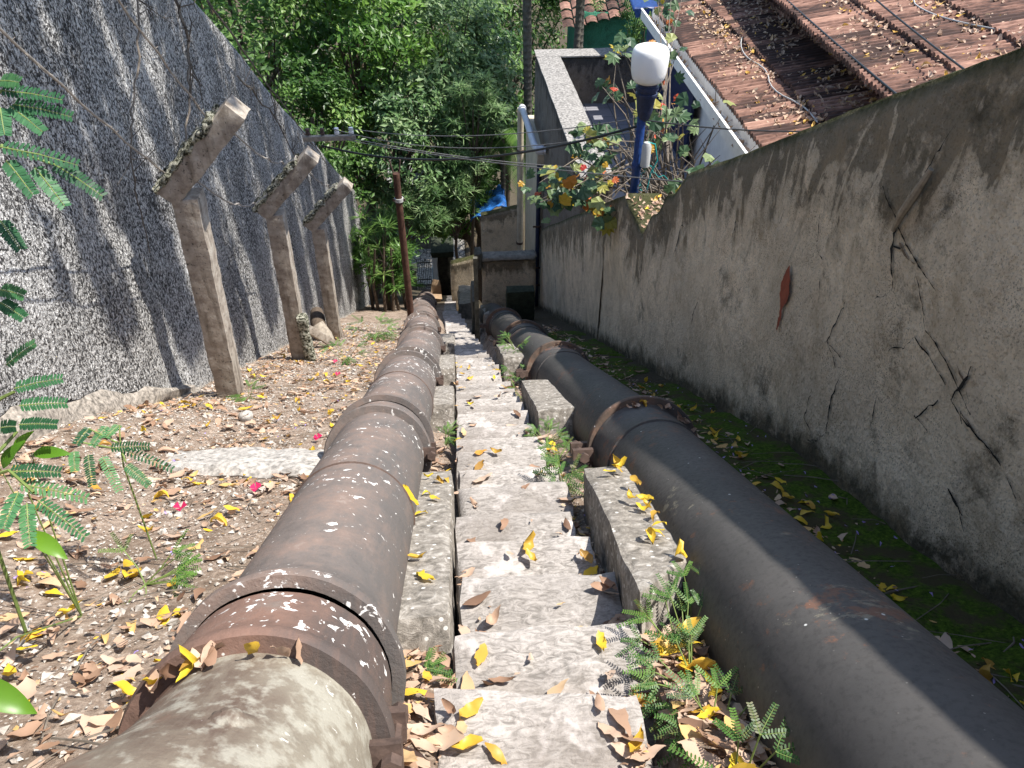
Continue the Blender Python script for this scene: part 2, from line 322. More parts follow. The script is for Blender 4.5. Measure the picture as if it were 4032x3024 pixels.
M_bark = flat_mat('bark', (0.10, 0.075, 0.055), 0.9, 0.5, 30, 0.8)
M_palmbark = flat_mat('ringed_palm_bark', (0.15, 0.135, 0.11), 0.9, 0.5, 14, 0.6)
M_palebark = flat_mat('pale_bark', (0.30, 0.26, 0.21), 0.9, 0.4, 18, 0.6)
M_twig = flat_mat('dead_twig', (0.15, 0.125, 0.10), 0.9, 0.5, 30)
M_stem = flat_mat('green_stem', (0.16, 0.22, 0.06), 0.6, 0.3, 30)
M_stone = flat_mat('white_rubble', (0.44, 0.40, 0.355), 0.95, 0.5, 35, 0.9)
M_foot = flat_mat('crumbled_mortar', (0.30, 0.265, 0.225), 0.95, 0.85, 34, 1.0)
M_slab = flat_mat('white_marble_slab', (0.38, 0.355, 0.325), 0.9, 0.7, 30, 0.9)
def mat_tile():
    a = Mat('weathered_clay_tile', 0.92, 0.12); n = a.noise(1, 6, 0.65, a.map((6, 22, 6))); big = a.noise(1.1, 4)
    t = a.math('ADD', a.math('MULTIPLY', n, .75), a.math('MULTIPLY', a.attr('tint'), .3)); t = a.math('ADD', t, a.math('MULTIPLY', a.math('SUBTRACT', big, .5), .35))
    c = a.ramp(t, [(0.42, (0.055, 0.036, 0.031)), (0.57, (0.165, 0.092, 0.070)), (0.71, (0.31, 0.18, 0.135)), (0.88, (0.44, 0.27, 0.20))])
    a.col(c); a.bump(a.noise(50, 5, .7), .4, .004); return a.m
M_tile = mat_tile()
M_floor = None
def mat_floor():
    a = Mat('slate_floor_tile', 0.55, 0.35); q = a.n.new('ShaderNodeTexBrick'); a.L(a.map((1, 1, 1), (0, 0, 0.0)), q.inputs[0]); q.offset = 0; q.inputs['Scale'].default_value = 1
    q.inputs['Brick Width'].default_value = 0.45; q.inputs['Row Height'].default_value = 0.45; q.inputs['Mortar Size'].default_value = 0.006
    q.inputs['Color1'].default_value = (0.20, 0.20, 0.225, 1); q.inputs['Color2'].default_value = (0.235, 0.235, 0.26, 1); q.inputs['Mortar'].default_value = (0.03, 0.03, 0.03, 1)
    n = a.noise(9, 6, 0.7, None, 1.0); a.col(a.mix(q.outputs[0], (0.13, 0.13, 0.15), a.ramp(n, [(0.5, 0.0), (0.7, 0.6)]))); return a.m
M_floor = mat_floor()
M_coping = flat_mat('sunbleached_coping', (0.27, 0.255, 0.235), 0.95, 0.8, 30, 0.9)
M_white = flat_mat('white_paint', (0.74, 0.73, 0.70), 0.55, 0.12, 6, 0.05)
M_cream = flat_mat('cream_paint', (0.50, 0.44, 0.34), 0.7, 0.2, 5, 0.1)
M_pvc = flat_mat('grey_pvc', (0.56, 0.57, 0.60), 0.45, 0.1, 12, 0.05)
M_creampipe = flat_mat('cream_pvc', (0.50, 0.44, 0.34), 0.5, 0.25, 8, 0.1)
M_blue = flat_mat('blue_enamel', (0.015, 0.045, 0.16), 0.4, 0.4, 25, 0.2)
M_shut = flat_mat('navy_shutter', (0.008, 0.018, 0.07), 0.5, 0.3, 15, 0.1)
M_blued = flat_mat('navy_cast_iron', (0.022, 0.032, 0.070), 0.5, 0.45, 35, 0.3)
M_opal = Mat('opal_globe', 0.35, 0.5).col((0.82, 0.81, 0.78)).m; M_opal.node_tree.nodes['Principled BSDF'].inputs['Subsurface Weight'].default_value = 0.3
M_opal.node_tree.nodes['Principled BSDF'].inputs['Subsurface Radius'].default_value = (0.08, 0.08, 0.07)
M_grey = flat_mat('grey_plastic', (0.42, 0.42, 0.40), 0.5, 0.15, 15, 0.1)
M_cable = flat_mat('black_cable', (0.018, 0.018, 0.018), 0.5, 0.3, 15, 0.1)
M_wire = flat_mat('grey_wire', (0.16, 0.155, 0.15), 0.6, 0.4, 25, 0.1)
M_strand = flat_mat('rusty_wire', (0.30, 0.27, 0.235), 0.8, 0.4, 25, 0.1)
M_teal = flat_mat('teal_wire', (0.02, 0.32, 0.30), 0.5, 0.2, 15, 0.1)
M_polerust = flat_mat('rusted_iron', (0.085, 0.042, 0.028), 0.85, 0.6, 14, 0.5)
M_bracket = flat_mat('dark_bolt_iron', (0.09, 0.06, 0.048), 0.8, 0.5, 25, 0.5)
M_mossy = flat_mat('mossy_concrete', (0.035, 0.042, 0.026), 0.95, 0.6, 14, 0.8)
M_conc = flat_mat('old_concrete', (0.24, 0.22, 0.185), 0.95, 0.5, 12, 0.8)
M_concd = flat_mat('grimy_concrete', (0.10, 0.095, 0.075), 0.95, 0.6, 10, 0.8)
M_greenwall = mat_plaster('green_plaster', (0.05, 0.21, 0.13), (0.02, 0.05, 0.035), top=False)
M_brickred = flat_mat('bare_red_plaster', (0.24, 0.065, 0.035), 0.95, 0.3, 30, 0.4)
M_crack = flat_mat('open_crack', (0.018, 0.015, 0.012), 0.98, 0.5, 40, 0.5)
M_flake = flat_mat('flaked_render', (0.17, 0.125, 0.085), 0.95, 0.5, 40, 0.8)
M_root = flat_mat('dry_root', (0.27, 0.225, 0.165), 0.9, 0.4, 25, 0.5)
M_tarp = flat_mat('blue_tarpaulin', (0.03, 0.16, 0.50), 0.5, 0.5, 7, 0.5)
M_card = flat_mat('brown_cardboard', (0.30, 0.205, 0.125), 0.85, 0.2, 12, 0.2)
def mat_cobble():
    a = Mat('cobble_street', 0.9, 0.2); v = a.voro(5, 'DISTANCE_TO_EDGE'); n = a.noise(12, 5)
    a.col(a.mix((0.05, 0.045, 0.04), a.ramp(n, [(.3, (.16, .15, .135)), (.7, (.30, .285, .26))]), a.ramp(v, [(0.03, 0.0), (0.08, 1.0)]))); a.bump(v, .8, .04); return a.m
M_cobble = mat_cobble()

# ------------------------------------------------------------------ ground: one sheet on the hillside
def gn(x, y):                            # height of the ground square to the slope
    def st(a, b, t): t = min(1, max(0, (t - a) / (b - a))); return t * t * (3 - 2 * t)
    n = 0.05 * st(-1.2, -2.0, x) + 0.0
    if y < 4.9: n += 0.16 * st(-1.3, -2.15, x) * st(4.9, 3.2, y)
    n += -0.17 * st(-0.34, -0.2, x) - 0.12 * st(-0.12, -0.05, x) + 0.14 * st(0.36, 0.45, x)
    n += .13 * st(1.30, 1.12, y) * st(-.26, -.2, x) * st(-.03, -.08, x)
    n += (.09 * st(1.35, 1.15, y) + .05 * st(2.35, 2.5, y) * st(3.6, 3.4, y)) * st(.40, .45, x) - 0.15 * st(0.62, 0.75, x)
    k = st(1.08, 1.24, x); n = n * (1 - k) + k * (-0.02 - .15 * st(2.9, 1.25, y))
    return n - 0.25 * st(1.7, 2.2, x)
def ground(x, y):
    z = zs(y)
    if y > 24: z = zs(24) + (z - zs(24)) * max(0.0, 1 - (y - 24) / 8) if y < 32 else zs(24) - 1.2
    if y < -4: z = zs(-4)
    a = 0.018 if -2.2 < x < -0.6 else 0.006
    nn = gn(x, y) + a * fb(x * 2.3, y * 2.3, 1) + a * 0.5 * fb(x * 9, y * 9, 2, 3)
    if abs(x) > 6: nn += 0.4 * fb(x * .1, y * .1) * min(1, (abs(x) - 6) / 10)
    return Vector((x, y, z + nn / CT))
xs = list(np.r_[np.array([-120, -60, -30, -18, -12, -8, -5, -3.5, -2.7]), np.arange(-2.3, 1.85, 0.05), np.array([2, 2.4, 3, 4, 6, 9, 14, 22, 40, 120])])
ys = list(np.r_[np.array([-40, -20, -10, -6, -4, -2, -1]), np.arange(-0.4, 9, 0.06), np.arange(9, 20, 0.25), np.arange(20, 40, 1), np.array([45, 55, 70, 100, 160, 300])])
V, Fc = grid(xs, ys, ground)
damp_shade = np.array([max(min(1, max(0, (p[0] - 0.5) / 0.5)), min(1, max(0, (p[1] - 14) / 3)), 1.0 if p[0] < -2.5 else 0.0) for p in V])  # damp right of the stairs; elsewhere darkened in colour as shaded undergrowth
g = np_mesh('ground', V, Fc, M_dirt, attrs={'damp_shade': damp_shade}); g['kind'] = 'structure'
street_v, street_f = grid(np.arange(-3.2, 0.8, .4), np.arange(25.6, 40, .6), lambda x, y: Vector((x, y, ground(x, y).z + 0.05)))
o = np_mesh('street', street_v, street_f, M_cobble); o['kind'] = 'structure'

# ------------------------------------------------------------------ stone stairs
stairs = empty('stone_staircase', (0.19, 0.9, 0)); tag(stairs, 'long narrow flight of worn grey stone steps running down between the two pipes', 'stairs')
STEP = {}
for k in range(-2, 84):
    y1 = 0.931 + 0.29 * k; z1 = -0.165 * k; q = random.Random(k)
    xl, xr = -0.052 + q.uniform(-.012, .012), 0.432 + q.uniform(-.022, .03)
    if k == 0: xl, xr = -0.105, 0.372
    if k < 0: xl, xr = -0.12, 0.36
    if k > 12: xr -= min(0.08, (k - 12) * 0.008)
    xl += bend(y1); xr += bend(y1) - .02 * min(3.3, max(0, y1 - 3.5)); STEP[k] = (xl, xr, y1, z1)
    mb = MB(); yaw = q.uniform(-.02, .02) - (0.1 if k == 0 else 0); tilt = q.uniform(-.01, .012)
    def fm(p, y1=y1, z1=z1, yaw=yaw, tilt=tilt):
        dx, dy = p.x - 0.2 - bend(y1), p.y - y1
        return Vector((0.2 + bend(y1) + dx, y1 + dy + dx * yaw, p.z + dx * tilt - 0.0 * dy))
    seg = 0.035 if k < 8 else 0.07 if k < 20 else 0.25
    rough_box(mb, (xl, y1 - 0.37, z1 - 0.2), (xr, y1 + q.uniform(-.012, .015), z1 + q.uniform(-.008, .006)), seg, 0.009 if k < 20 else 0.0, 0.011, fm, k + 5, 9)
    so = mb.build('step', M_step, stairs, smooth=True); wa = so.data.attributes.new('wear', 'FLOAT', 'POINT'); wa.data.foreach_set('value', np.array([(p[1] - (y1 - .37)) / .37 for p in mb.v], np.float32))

# ------------------------------------------------------------------ the two pipelines
AX = Vector((0, CT, -ST))
def pipe_section(parent, cx, cn, r, y0, y1, m, n=40, bell=None, wob=0.002, bd=None):
    bd = bd or (lambda y: 0); o0 = SP(cx + bd(y0), y0, cn); o1 = SP(cx + bd(y1), y1, cn); Ls = (o1 - o0).length; prof = []
    if bell:                             # flared end at the uphill joint
        prof += [(0.0, r + 0.012), (0.0, r + bell), (0.035, r + bell), (0.06, r + bell * .8), (0.13, r + bell * .25), (0.19, r)]
    else: prof += [(0, r - .03), (0, r)]
    t = 0.25
    while t < Ls - .02: prof.append((t, r)); t += 0.12
    prof += [(Ls, r), (Ls, r - 0.04)]
    return MB().lathe(o0, o1 - o0, prof, n, wob, y0).build('pipe_section', m, parent, smooth=True)
LCX, LCN, LR = -0.435, 0.045, 0.232
lp = empty('rusty_pipeline', SP(LCX, 0.6, LCN - LR)); tag(lp, 'thinner brown rusty iron pipeline spotted with white lichen, half sunk in leaf litter', 'pipe')
LJ = [0.92, 2.97, 5.02, 7.08, 9.25, 11.35, 13.45, 15.5, 17.6, 19.7]
prev = -1.6
for i, y in enumerate(LJ):
    m = M_pipe_near if i == 0 else M_pipe_l
    if i == 0:
        mb = MB(); o0 = SP(LCX, 0.76, LCN); N_ = 72
        pr0 = [(0, .19, 0), (0, .224, 0), (.10, .228, 0), (.2, .236, -.008), (.28, .250, -.02), (.36, .275, -.04), (.44, .305, -.065), (.52, .328, -.08), (.62, .335, -.085), (.8, .335, -.085), (1.3, .335, -.085), (2.4, .335, -.085)]
        for (d_, r_, ox) in pr0:
            for j in range(N_):
                w = 2 * math.pi * j / N_; p = o0 - AX * d_ + Vector((ox + r_ * math.cos(w), 0, 0)) + Vector((0, ST, CT)) * (r_ * math.sin(w) - .4 * max(0, r_ - .26)); mb.v.append(tuple(p + Vector((0, 0, .003 * noise.noise(p * 9)))))
        for k in range(len(pr0) - 1):
            for j in range(N_): mb.f.append((k * N_ + j, (k + 1) * N_ + j, (k + 1) * N_ + (j + 1) % N_, k * N_ + (j + 1) % N_))
        sec = mb.build('pipe_section', m, lp, smooth=True)
    else: sec = pipe_section(lp, LCX, LCN, LR - (0.004 if i else 0), prev + (0.03 if i else 0), y - 0.17, m, 56 if i < 3 else 32, None if i == 0 else 0.042, bd=bend)
    if i == 0:
        cb = SP(LCX + .035, 0.505, LCN + LR - .002); mb = MB(); mb.lathe(cb, Vector((-.12, ST, CT)), [(-.02, .06), (-.004, .045), (.008, .032), (.018, .026), (.026, .014), (.028, .0)], 20, .006, 3)
        mb.build('casting_knob', M_pipe_near, sec, smooth=True)
    # coupling ring between the two lengths: raised ridge, band, dark seam
    pr = [(0.0, LR - .02), (0.0, LR + .030), (0.014, LR + .036), (0.036, LR + .034), (0.06, LR + .020), (0.10, LR + .017), (0.2, LR + .012), (0.245, LR + .008), (0.25, LR - .02)]
    MB().lathe(SP(LCX + bend(y - .2), y - 0.20, LCN), AX, pr, 56 if i < 3 else 32, 0.003, y).build('collar', M_pipe_rim if i == 0 else M_pipe_l, lp, smooth=True)
    prev = y
    # bolted lug on the stair side
    BX = LCX + bend(y); mb = MB(); rough_box(mb, (BX + LR - .02, y - .24, LCN - .03), (BX + LR + .055, y - .215, LCN + .045), .05, .002, .004, lambda p: SP(*p), i)
    rough_box(mb, (BX + LR - .02, y - .15, LCN - .03), (BX + LR + .055, y - .125, LCN + .045), .05, .002, .004, lambda p: SP(*p), i)
    lug = mb.build('lug', M_bracket, lp)
    b = MB().lathe(SP(BX + LR + .035, y - .27, LCN + .01), AX, [(0, 0), (0, .022), (.03, .022), (.03, .012), (.17, .012), (.17, .022), (.2, .022), (.2, 0)], 6)
    b.build('bolt', M_bracket, lug)
# seam lines: thin weld beads half way down the first lengths
for y in (1.93, 4.0): MB().lathe(SP(LCX, y, LCN), AX, [(-.006, LR - .006), (0, LR + .002), (.006, LR - .006)], 56).build('weld_seam', M_bracket, lp, smooth=True)

RCX, RCN, RR = 0.925, -0.035, 0.238
rp = empty('black_pipeline', SP(RCX, 0.6, RCN - RR)); tag(rp, 'thicker smooth black iron pipeline with bolted flanges, running beside the tall plaster wall', 'pipe')
RJ = [2.86, 5.36, 7.62, 9.9]
prev = -1.6
for i, y in enumerate(RJ):
    pipe_section(rp, RCX, RCN, RR, prev + (0.05 if i else 0), y, M_pipe_r, 72, None, bd=bend_r)
    QX = RCX + bend_r(y)
    ring = MB().lathe(SP(QX, y, RCN), AX, [(0, RR - .02), (0, RR + .054), (.008, RR + .060), (.034, RR + .060), (.042, RR + .054), (.042, RR - .02)], 72, .002, y).build('flange', M_flange, rp, smooth=True)
    MB().lathe(SP(RCX + bend_r(y - .3), y - .30, RCN), AX, [(0, RR - .005), (.004, RR + .009), (.32, RR + .011), (.33, RR + .02), (.345, RR + .02)], 72, .001, y).build('sleeve', M_pipe_r, rp, smooth=True)
    mb = MB(); rough_box(mb, (QX - RR - .15, y - .09, RCN + .0), (QX - RR - .04, y - .045, RCN + .06), .05, .002, .005, lambda p: SP(*p), i)
    rough_box(mb, (QX - RR - .14, y + .03, RCN + .0), (QX - RR - .04, y + .075, RCN + .06), .05, .002, .005, lambda p: SP(*p), i)
    lug = mb.build('lug', M_bracket, rp)
    MB().lathe(SP(QX - RR - .10, y - .15, RCN + .03), AX, [(0, 0), (0, .026), (.035, .026), (.035, .014), (.26, .014), (.26, .026), (.3, .026), (.3, 0)], 6).build('bolt', M_bracket, lug)
    prev = y
pipe_section(rp, RCX, RCN, RR, 9.95, 12.2, M_pipe_r, 32, bd=bend_r)

# ------------------------------------------------------------------ stone cradles under the pipes
def cradle(name, label, lo, hi, seed, amp=.009, seg=.03, m=M_block, fm=None, group='stone cradles beside the stairs'):
    mb = MB(); rough_box(mb, lo, hi, seg, amp, .008, fm or (lambda p: SP(*p)), seed, 5)
    return tag(mb.build(name, m, None, smooth=True), label, 'stone block', group)
def taper_r(p):                          # front edge of the big stone runs slightly askew
    t = (p.y - 1.2) / 1.15; return SP(p.x + 0.055 * t * (1 if p.x < .6 else 0), p.y + (.24 * (p.x - .447) / .27 * max(0, 1 - t * 1.6)), p.z)
cradle('stone_cradle', 'longest rough grey stone slab with yellow leaves, wedged between stairs and thicker black pipe', (0.447, 1.20, -.3), (0.72, 2.34, .075), 1, .011, .028, fm=taper_r)
cradle('stone_cradle', 'middle grey stone cradle under the thicker black pipe, between its first two flanges', (0.455, 3.55, -.3), (0.71, 4.62, .06), 2)
cradle('stone_cradle', 'far pale stone cradle under the thicker black pipe in striped shade', (0.405, 5.95, -.3), (0.66, 7.0, .06), 3)
cradle('stone_cradle', 'long mottled grey stone cradle beside the rusty pipe, nearest the camera', (-0.30, 1.26, -.3), (-0.066, 2.58, .022), 4, .008)
cradle('stone_cradle', 'short grey stone cradle beside rusty pipe with a dark hollow in front', (-0.30, 4.02, -.3), (-0.066, 4.75, .03), 5, .008)
cradle('stone_cradle', 'small sunlit stone cradle beside rusty pipe below its third collar', (-0.30, 5.62, -.3), (-0.066, 6.55, .03), 6, .008)
cradle('stone_cradle', 'farthest stone cradle beside the rusty pipe near the iron pole', (-0.30, 7.7, -.3), (-0.066, 8.7, .03), 7, .008)

# ------------------------------------------------------------------ walls
def wall_strip(name, ys, zb, zt, xf, xb, nz, amp, m, parent, sgn, seed, base=None):
    V = []; ab = []; bt = []; rows = []
    for y in ys:
        b, t = zb(y), zt(y); row = []
        for k in range(nz + 1):
            z = b + (t - b) * k / nz; d = amp * fb(y * 1.3 + seed, z * 1.3, 0, 3) + amp * .35 * fb(y * 7, z * 7, seed, 3)
            if k == nz: d = -0.012
            row.append((xf + sgn * d, y, z + (amp * .35 * fb(y * 8, seed, 3, 4) if k == nz else 0))); ab.append(z - (base(y) if base else zs(y))); bt.append(t - z)
        zt_ = t + .012
        for x in (xf - sgn * .06, (xf + xb) / 2, xb + sgn * .03): row.append((x, y, zt_ + amp * .5 * fb(y * 8, x * 5, seed, 4))); ab.append(9); bt.append(0)
        row.append((xb, y, t - .05)); ab.append(9); bt.append(0); row.append((xb, y, b)); ab.append(9); bt.append(9)
        rows.append(len(V)); V += row
    n = nz + 6; Fq = []
    for j in range(len(ys) - 1):
        for i in range(n - 1):
            q = (rows[j] + i, rows[j + 1] + i, rows[j + 1] + i + 1, rows[j] + i + 1); Fq.append(q if sgn > 0 else q[::-1])
    for r in (rows[0], rows[-1]):        # ends
        for i in range((n - 2) // 2):
            q = (r + i, r + i + 1, r + n - 2 - i, r + n - 1 - i); Fq.append(q if (r == rows[0]) == (sgn > 0) else q[::-1])
    return np_mesh(name, V, Fq, m, parent, attrs={'above_base': ab, 'below_top': bt}, smooth=True)
def rtop(y):
    h = 1.76
    if 5.05 < y < 6.06: h = 1.70 - 0.34 * ((y - 5.05) / 1.01) ** 1.4 - .03 * math.sin(y * 17)
    elif 6.06 <= y < 6.80: h = 1.36 + 0.42 * ((y - 6.06) / .74)
    elif y >= 6.8: h = 1.79
    return zs(y) + h + .006 * math.sin(y * 2.7)
rw = empty('plaster_wall', (1.85, 5.0, zs(5) - .3)); tag(rw, 'long shaded cream plaster wall, cracked and mould-stained, with a notch in its top', 'wall')
wall_strip('wall_face', list(np.linspace(-1.6, 7.46, 152)), lambda y: zs(y) - .45, rtop, 1.65, 2.02, 34, .022, M_wall_r, rw, -1, 3, lambda y: zs(y) + gn(1.64, y) / CT)
wall_strip('wall_extension', list(np.arange(7.46, 13.31, .10)), lambda y: zs(y) - .45, rtop, 1.665, 2.0, 26, .010, M_wall_far, rw, -1, 8, lambda y: zs(y) + gn(1.64, y) / CT)
# cracks, bare patch and the root in the plaster, all parts of the wall
def crack(pts, w0, seed, m=M_crack, name='crack'):
    q = random.Random(seed); P = []
    for (a, b) in zip(pts[:-1], pts[1:]):
        k = max(3, int(math.dist(a, b) / .018))
        for i in range(k): t = i / k; P.append((a[0] + (b[0] - a[0]) * t, a[1] + (b[1] - a[1]) * t))
    P.append(pts[-1]); mb = MB(); n = len(P); L, Rr = [], []
    for i, (y, z) in enumerate(P):
        e = min(1, min(i, n - 1 - i) / 4); j = q.uniform(-.006, .006); w = w0 * .68 * (.25 + .75 * e) * q.uniform(.35, 1.3)
        x = 1.65 - .0025 - .022 * 1 * 0 ; d = .022 * fb(y * 1.3 + 3, z * 1.3, 0, 3) + .022 * .35 * fb(y * 7, z * 7, 3, 3)
        L.append((x - d - (.002 if m is M_flake else .004), y + j - w / 2, z + j)); Rr.append((x - d - (.002 if m is M_flake else .004), y + j + w / 2, z - j * .5))
    for i in range(n - 1):
        mb.quad(L[i], Rr[i], Rr[i + 1], L[i + 1])
    mb.build(name, m, rw)
for i, (pts, w) in enumerate([
    ([(2.62, .42), (2.47, .36), (2.44, .25), (2.37, .12)], .02), ([(2.46, .34), (2.36, .31), (2.26, .29), (2.13, .27)], .034), ([(2.66, -.13), (2.69, -.27), (2.70, -.36), (2.58, -.42)], .013),
    ([(2.53, -.44), (2.53, -.56), (2.49, -.72)], .017), ([(2.70, -.63), (2.68, -.80), (2.57, -.81)], .008), ([(2.14, .06), (2.03, .05), (1.91, .02)], .022),
    ([(1.83, .16), (1.84, .08), (1.86, .0)], .022), ([(1.80, -.0), (1.70, -.02), (1.58, -.02), (1.47, -.06)], .036), ([(1.92, -.05), (1.96, -.13), (2.0, -.2)], .014),
    ([(1.71, -.27), (1.63, -.28), (1.57, -.33)], .012), ([(2.36, .75), (2.41, .55), (2.44, .44)], .009), ([(3.98, -.35), (4.0, -.52)], .016), ([(5.0, -.95), (5.03, -1.22)], .02),
    ([(4.35, -1.2), (4.40, -1.42)], .018), ([(3.05, .1), (3.02, -.04)], .012), ([(2.25, -.32), (2.22, -.46)], .01), ([(2.28, .28), (2.1, .12), (1.95, .1), (1.75, .02)], .005),
    ([(2.9, -.15), (2.87, -.26)], .01), ([(3.4, -.05), (3.43, -.17)], .009)]):
    crack(pts, w, i)
    if w >= .012:
        qb = random.Random(i + 50)
        for _ in range(1):
            p = pts[qb.randrange(len(pts))]; dy, dz = qb.uniform(-.13, .13), qb.uniform(-.2, .08); crack([p, (p[0] + dy * .4, p[1] + dz * .6), (p[0] + dy, p[1] + dz)], qb.uniform(.002, .003), i * 7 + _, name='hairline_crack')
crack([(1.90, .12), (1.84, .09), (1.80, .06)], .045, 71, M_flake, 'flaked_plaster'); crack([(2.42, .30), (2.34, .27), (2.28, .28)], .05, 72, M_flake, 'flaked_plaster'); crack([(1.78, .0), (1.70, -.02), (1.62, -.03)], .06, 73, M_flake, 'flaked_plaster')
mb = MB(); qp = random.Random(5); x = 1.635; LP, RP = [], []
for i in range(19):
    t = i / 18; w = np.interp(t, [0, .15, .33, .5, .64, .70, .82, 1], [.002, .03, .058, .042, .017, .011, .015, .002]); c = 3.19 - .03 * t + np.interp(t, [0, .6, .8, 1], [0, 0, -.012, -.005]); z = -.25 - .36 * t
    LP.append((x, c - w + qp.uniform(-.006, .006), z)); RP.append((x, c + w + qp.uniform(-.006, .006), z))
for i in range(18): mb.quad(LP[i], RP[i], RP[i + 1], LP[i + 1])
mb.build('bare_patch', M_brickred, rw)
MB().tube([(1.62, 2.36, .60), (1.615, 2.39, .50), (1.615, 2.43, .40), (1.625, 2.46, .32)], [.010, .016, .015, .008], 8).build('root', M_root, rw, smooth=True)

lwall = empty('roughcast_wall', (-2.3, 7, zs(7) - .3)); tag(lwall, 'tall rough wall of pale spattered render in dappled shade behind the leaning concrete posts', 'wall')
def ltop(y): return 0.08 - .66 * (y - 7.5) + .03 * math.sin(y * 1.7)
def lbot(y): return zs(y) + (.12 + .30 * max(0, min(1, (4.9 - y) / 1.8)) + .05 * fb(y * 6, 0, 0, 4) if y < 5.0 else -.12)
wall_strip('wall_face', list(np.arange(-1.5, 16.4, .08)), lbot, ltop, -2.15, -2.4, 44, .03, M_wall_l, lwall, 1, 5)
def lft(p): return Vector((p.x + .0, p.y, zs(p.y) + p.z))
mb = MB(); rough_box(mb, (-2.4, -1.5, -.5), (-2.12, 5.1, .30), .05, .07, .02, lambda p: Vector((p.x + (.10 if p.z < .05 and p.x > -2.2 else 0), p.y, zs(p.y) + (p.z if p.z < .1 else p.z / .30 * (.155 + .30 * max(0, min(1, (4.9 - p.y) / 1.8)))))), 6, 5); mb.build('footing', M_foot, lwall, smooth=True)

# dark hollow post shadows come from the posts themselves
def fence_post(label, x, y, zb, h, lean, seed, arm=(.46, .46)):
    r = empty('concrete_post', (x, y, zb)); tag(r, label, 'post', 'bent concrete fence posts')
    w, d = .084, .090; mb = MB()
    rough_box(mb, (-w, -d, -.25), (w, d, h - .035), .05, .007, .008, lambda p: Vector((x + p.x + lean * p.z / h, y + p.y, zb + p.z)), seed, 8); mb.build('shaft', M_post, r, smooth=True)
    tx, tz = x + lean, zb + h; L = math.hypot(*arm); ux, uz = arm[0] / L, arm[1] / L
    f = lambda p: Vector((tx - .09 + ux * p.x - uz * p.z, y + p.y, tz - .02 + uz * p.x + ux * p.z))
    mb = MB(); rough_box(mb, (-.03, -.096, -.075), (L + .09, .096, .072), .045, .008, .010, f, seed + 9, 9); a = mb.build('arm', M_post, r, smooth=True)
    mb = MB(); rough_box(mb, (-.04, -.105, .055), (L * .95, .09, .098), .02, .03, .012, f, seed + 3, 16); mb.build('lichen', M_lichen, a, smooth=True)
    for t in (.3, .75):
        MB().tube([f(Vector((L * t, -.085, 0))), f(Vector((L * t, -.06, .09))), f(Vector((L * t, .06, .1)))], .004, 5).build('wire_tie', M_wire, a)
    return f, L
P1 = fence_post('nearest and largest bent concrete post, its arm thick with pale lichen', -1.775, 4.72, -2.16, 1.75, .10, 1)
P2 = fence_post('second bent concrete post, broken and lichen-edged at its foot', -1.70, 6.74, -3.30, 1.78, .05, 2)
P3 = fence_post('third and farthest bent concrete post, beside the fallen logs', -1.69, 8.75, -4.47, 1.78, .03, 3)
P0 = [Vector((-1.15 - .2, 2.7, 1.17)), Vector((-1.5, 2.7, .9))]
# post fragments
mb = MB(); rough_box(mb, (-.05, -.05, -.1), (.055, .05, .62), .035, .012, .012, lambda p: Vector((-1.575 + p.x - .02 * p.z, 6.62 + p.y + .03 * p.z, -3.26 + p.z)), 8, 9)
tag(mb.build('post_fragment', M_lichen, None, smooth=True), 'upright broken strip of lichen-crusted concrete leaning on the second post', 'concrete fragment')
a, b = Vector((-1.74, 7.62, -3.50)), Vector((-1.50, 7.95, -4.02)); ax = (b - a).normalized(); sx = ax.cross(Vector((0, 0, 1))).normalized(); sz = sx.cross(ax)
mb = MB(); rough_box(mb, (-.06, -.05, -.05), ((b - a).length + .05, .05, .05), .05, .01, .01, lambda p: a + ax * p.x + sx * p.y + sz * p.z, 9, 8)
tag(mb.build('fallen_post', M_post, None, smooth=True), 'short fallen concrete post lying tilted between the second and third posts', 'concrete fragment')
tag(MB().tube([(-1.86, 8.5, -4.02), (-1.77, 8.42, -4.14), (-1.70, 8.25, -4.20)], [.10, .11, .10], 14).build('log', M_palebark, None, smooth=True), 'pale striped log lying on the ground in front of the third post', 'log')
tag(MB().tube([(-1.93, 9.0, -4.15), (-1.88, 8.72, -4.10), (-1.84, 8.55, -4.13)], [.09, .10, .09], 14).build('log', M_bark, None, smooth=True), 'dark upper log propped against the tall wall behind the third post', 'log')

# barbed wire between the arms, dead creeper on the wall
def sag(a, b, s, n=14, q=0.0):
    a, b = Vector(a), Vector(b); return [a.lerp(b, i / n) + Vector((q * math.sin(i * 1.9), 0, -s * 4 * (i / n) * (1 - i / n) + q * math.cos(i * 2.3))) for i in range(n + 1)]
def pw(f, t): return f[0](Vector((f[1] * t, 0, .085)))
def wire(name, pts, r, m, label, cat, group=None, barbs=False):
    mb = MB().tube(pts, r, 6)
    if barbs:
        for p, p2 in zip(pts[:-1], pts[1:]):
            for t in (.2, .7):
                c = Vector(p).lerp(Vector(p2), t); d = Vector((random.uniform(-1, 1), random.uniform(-1, 1), random.uniform(-1, 1))).normalized() * .018; mb.tube([c - d, c + d], .0015, 3)
    return tag(mb.build(name, m), label, cat, group)
G = 'strands of barbed wire on the bent posts'
wire('barbed_wire', sag((-1.5, 2.3, 1.6), pw(P1, .12), .05, 16, .004), .0055, M_strand, 'lowest strand of barbed wire running uphill from the nearest bent post', 'barbed wire', G, True)
wire('barbed_wire', sag((-1.2, 2.3, 2.0), pw(P1, .85), .05, 16, .004), .0055, M_strand, 'upper strand of barbed wire running uphill from tip of nearest bent post', 'barbed wire', G, True)
wire('barbed_wire', sag(pw(P1, .95), pw(P2, .95), .16, 16, .012), .0055, M_strand, 'slack barbed wire between the tips of first and second bent posts', 'barbed wire', G, True)
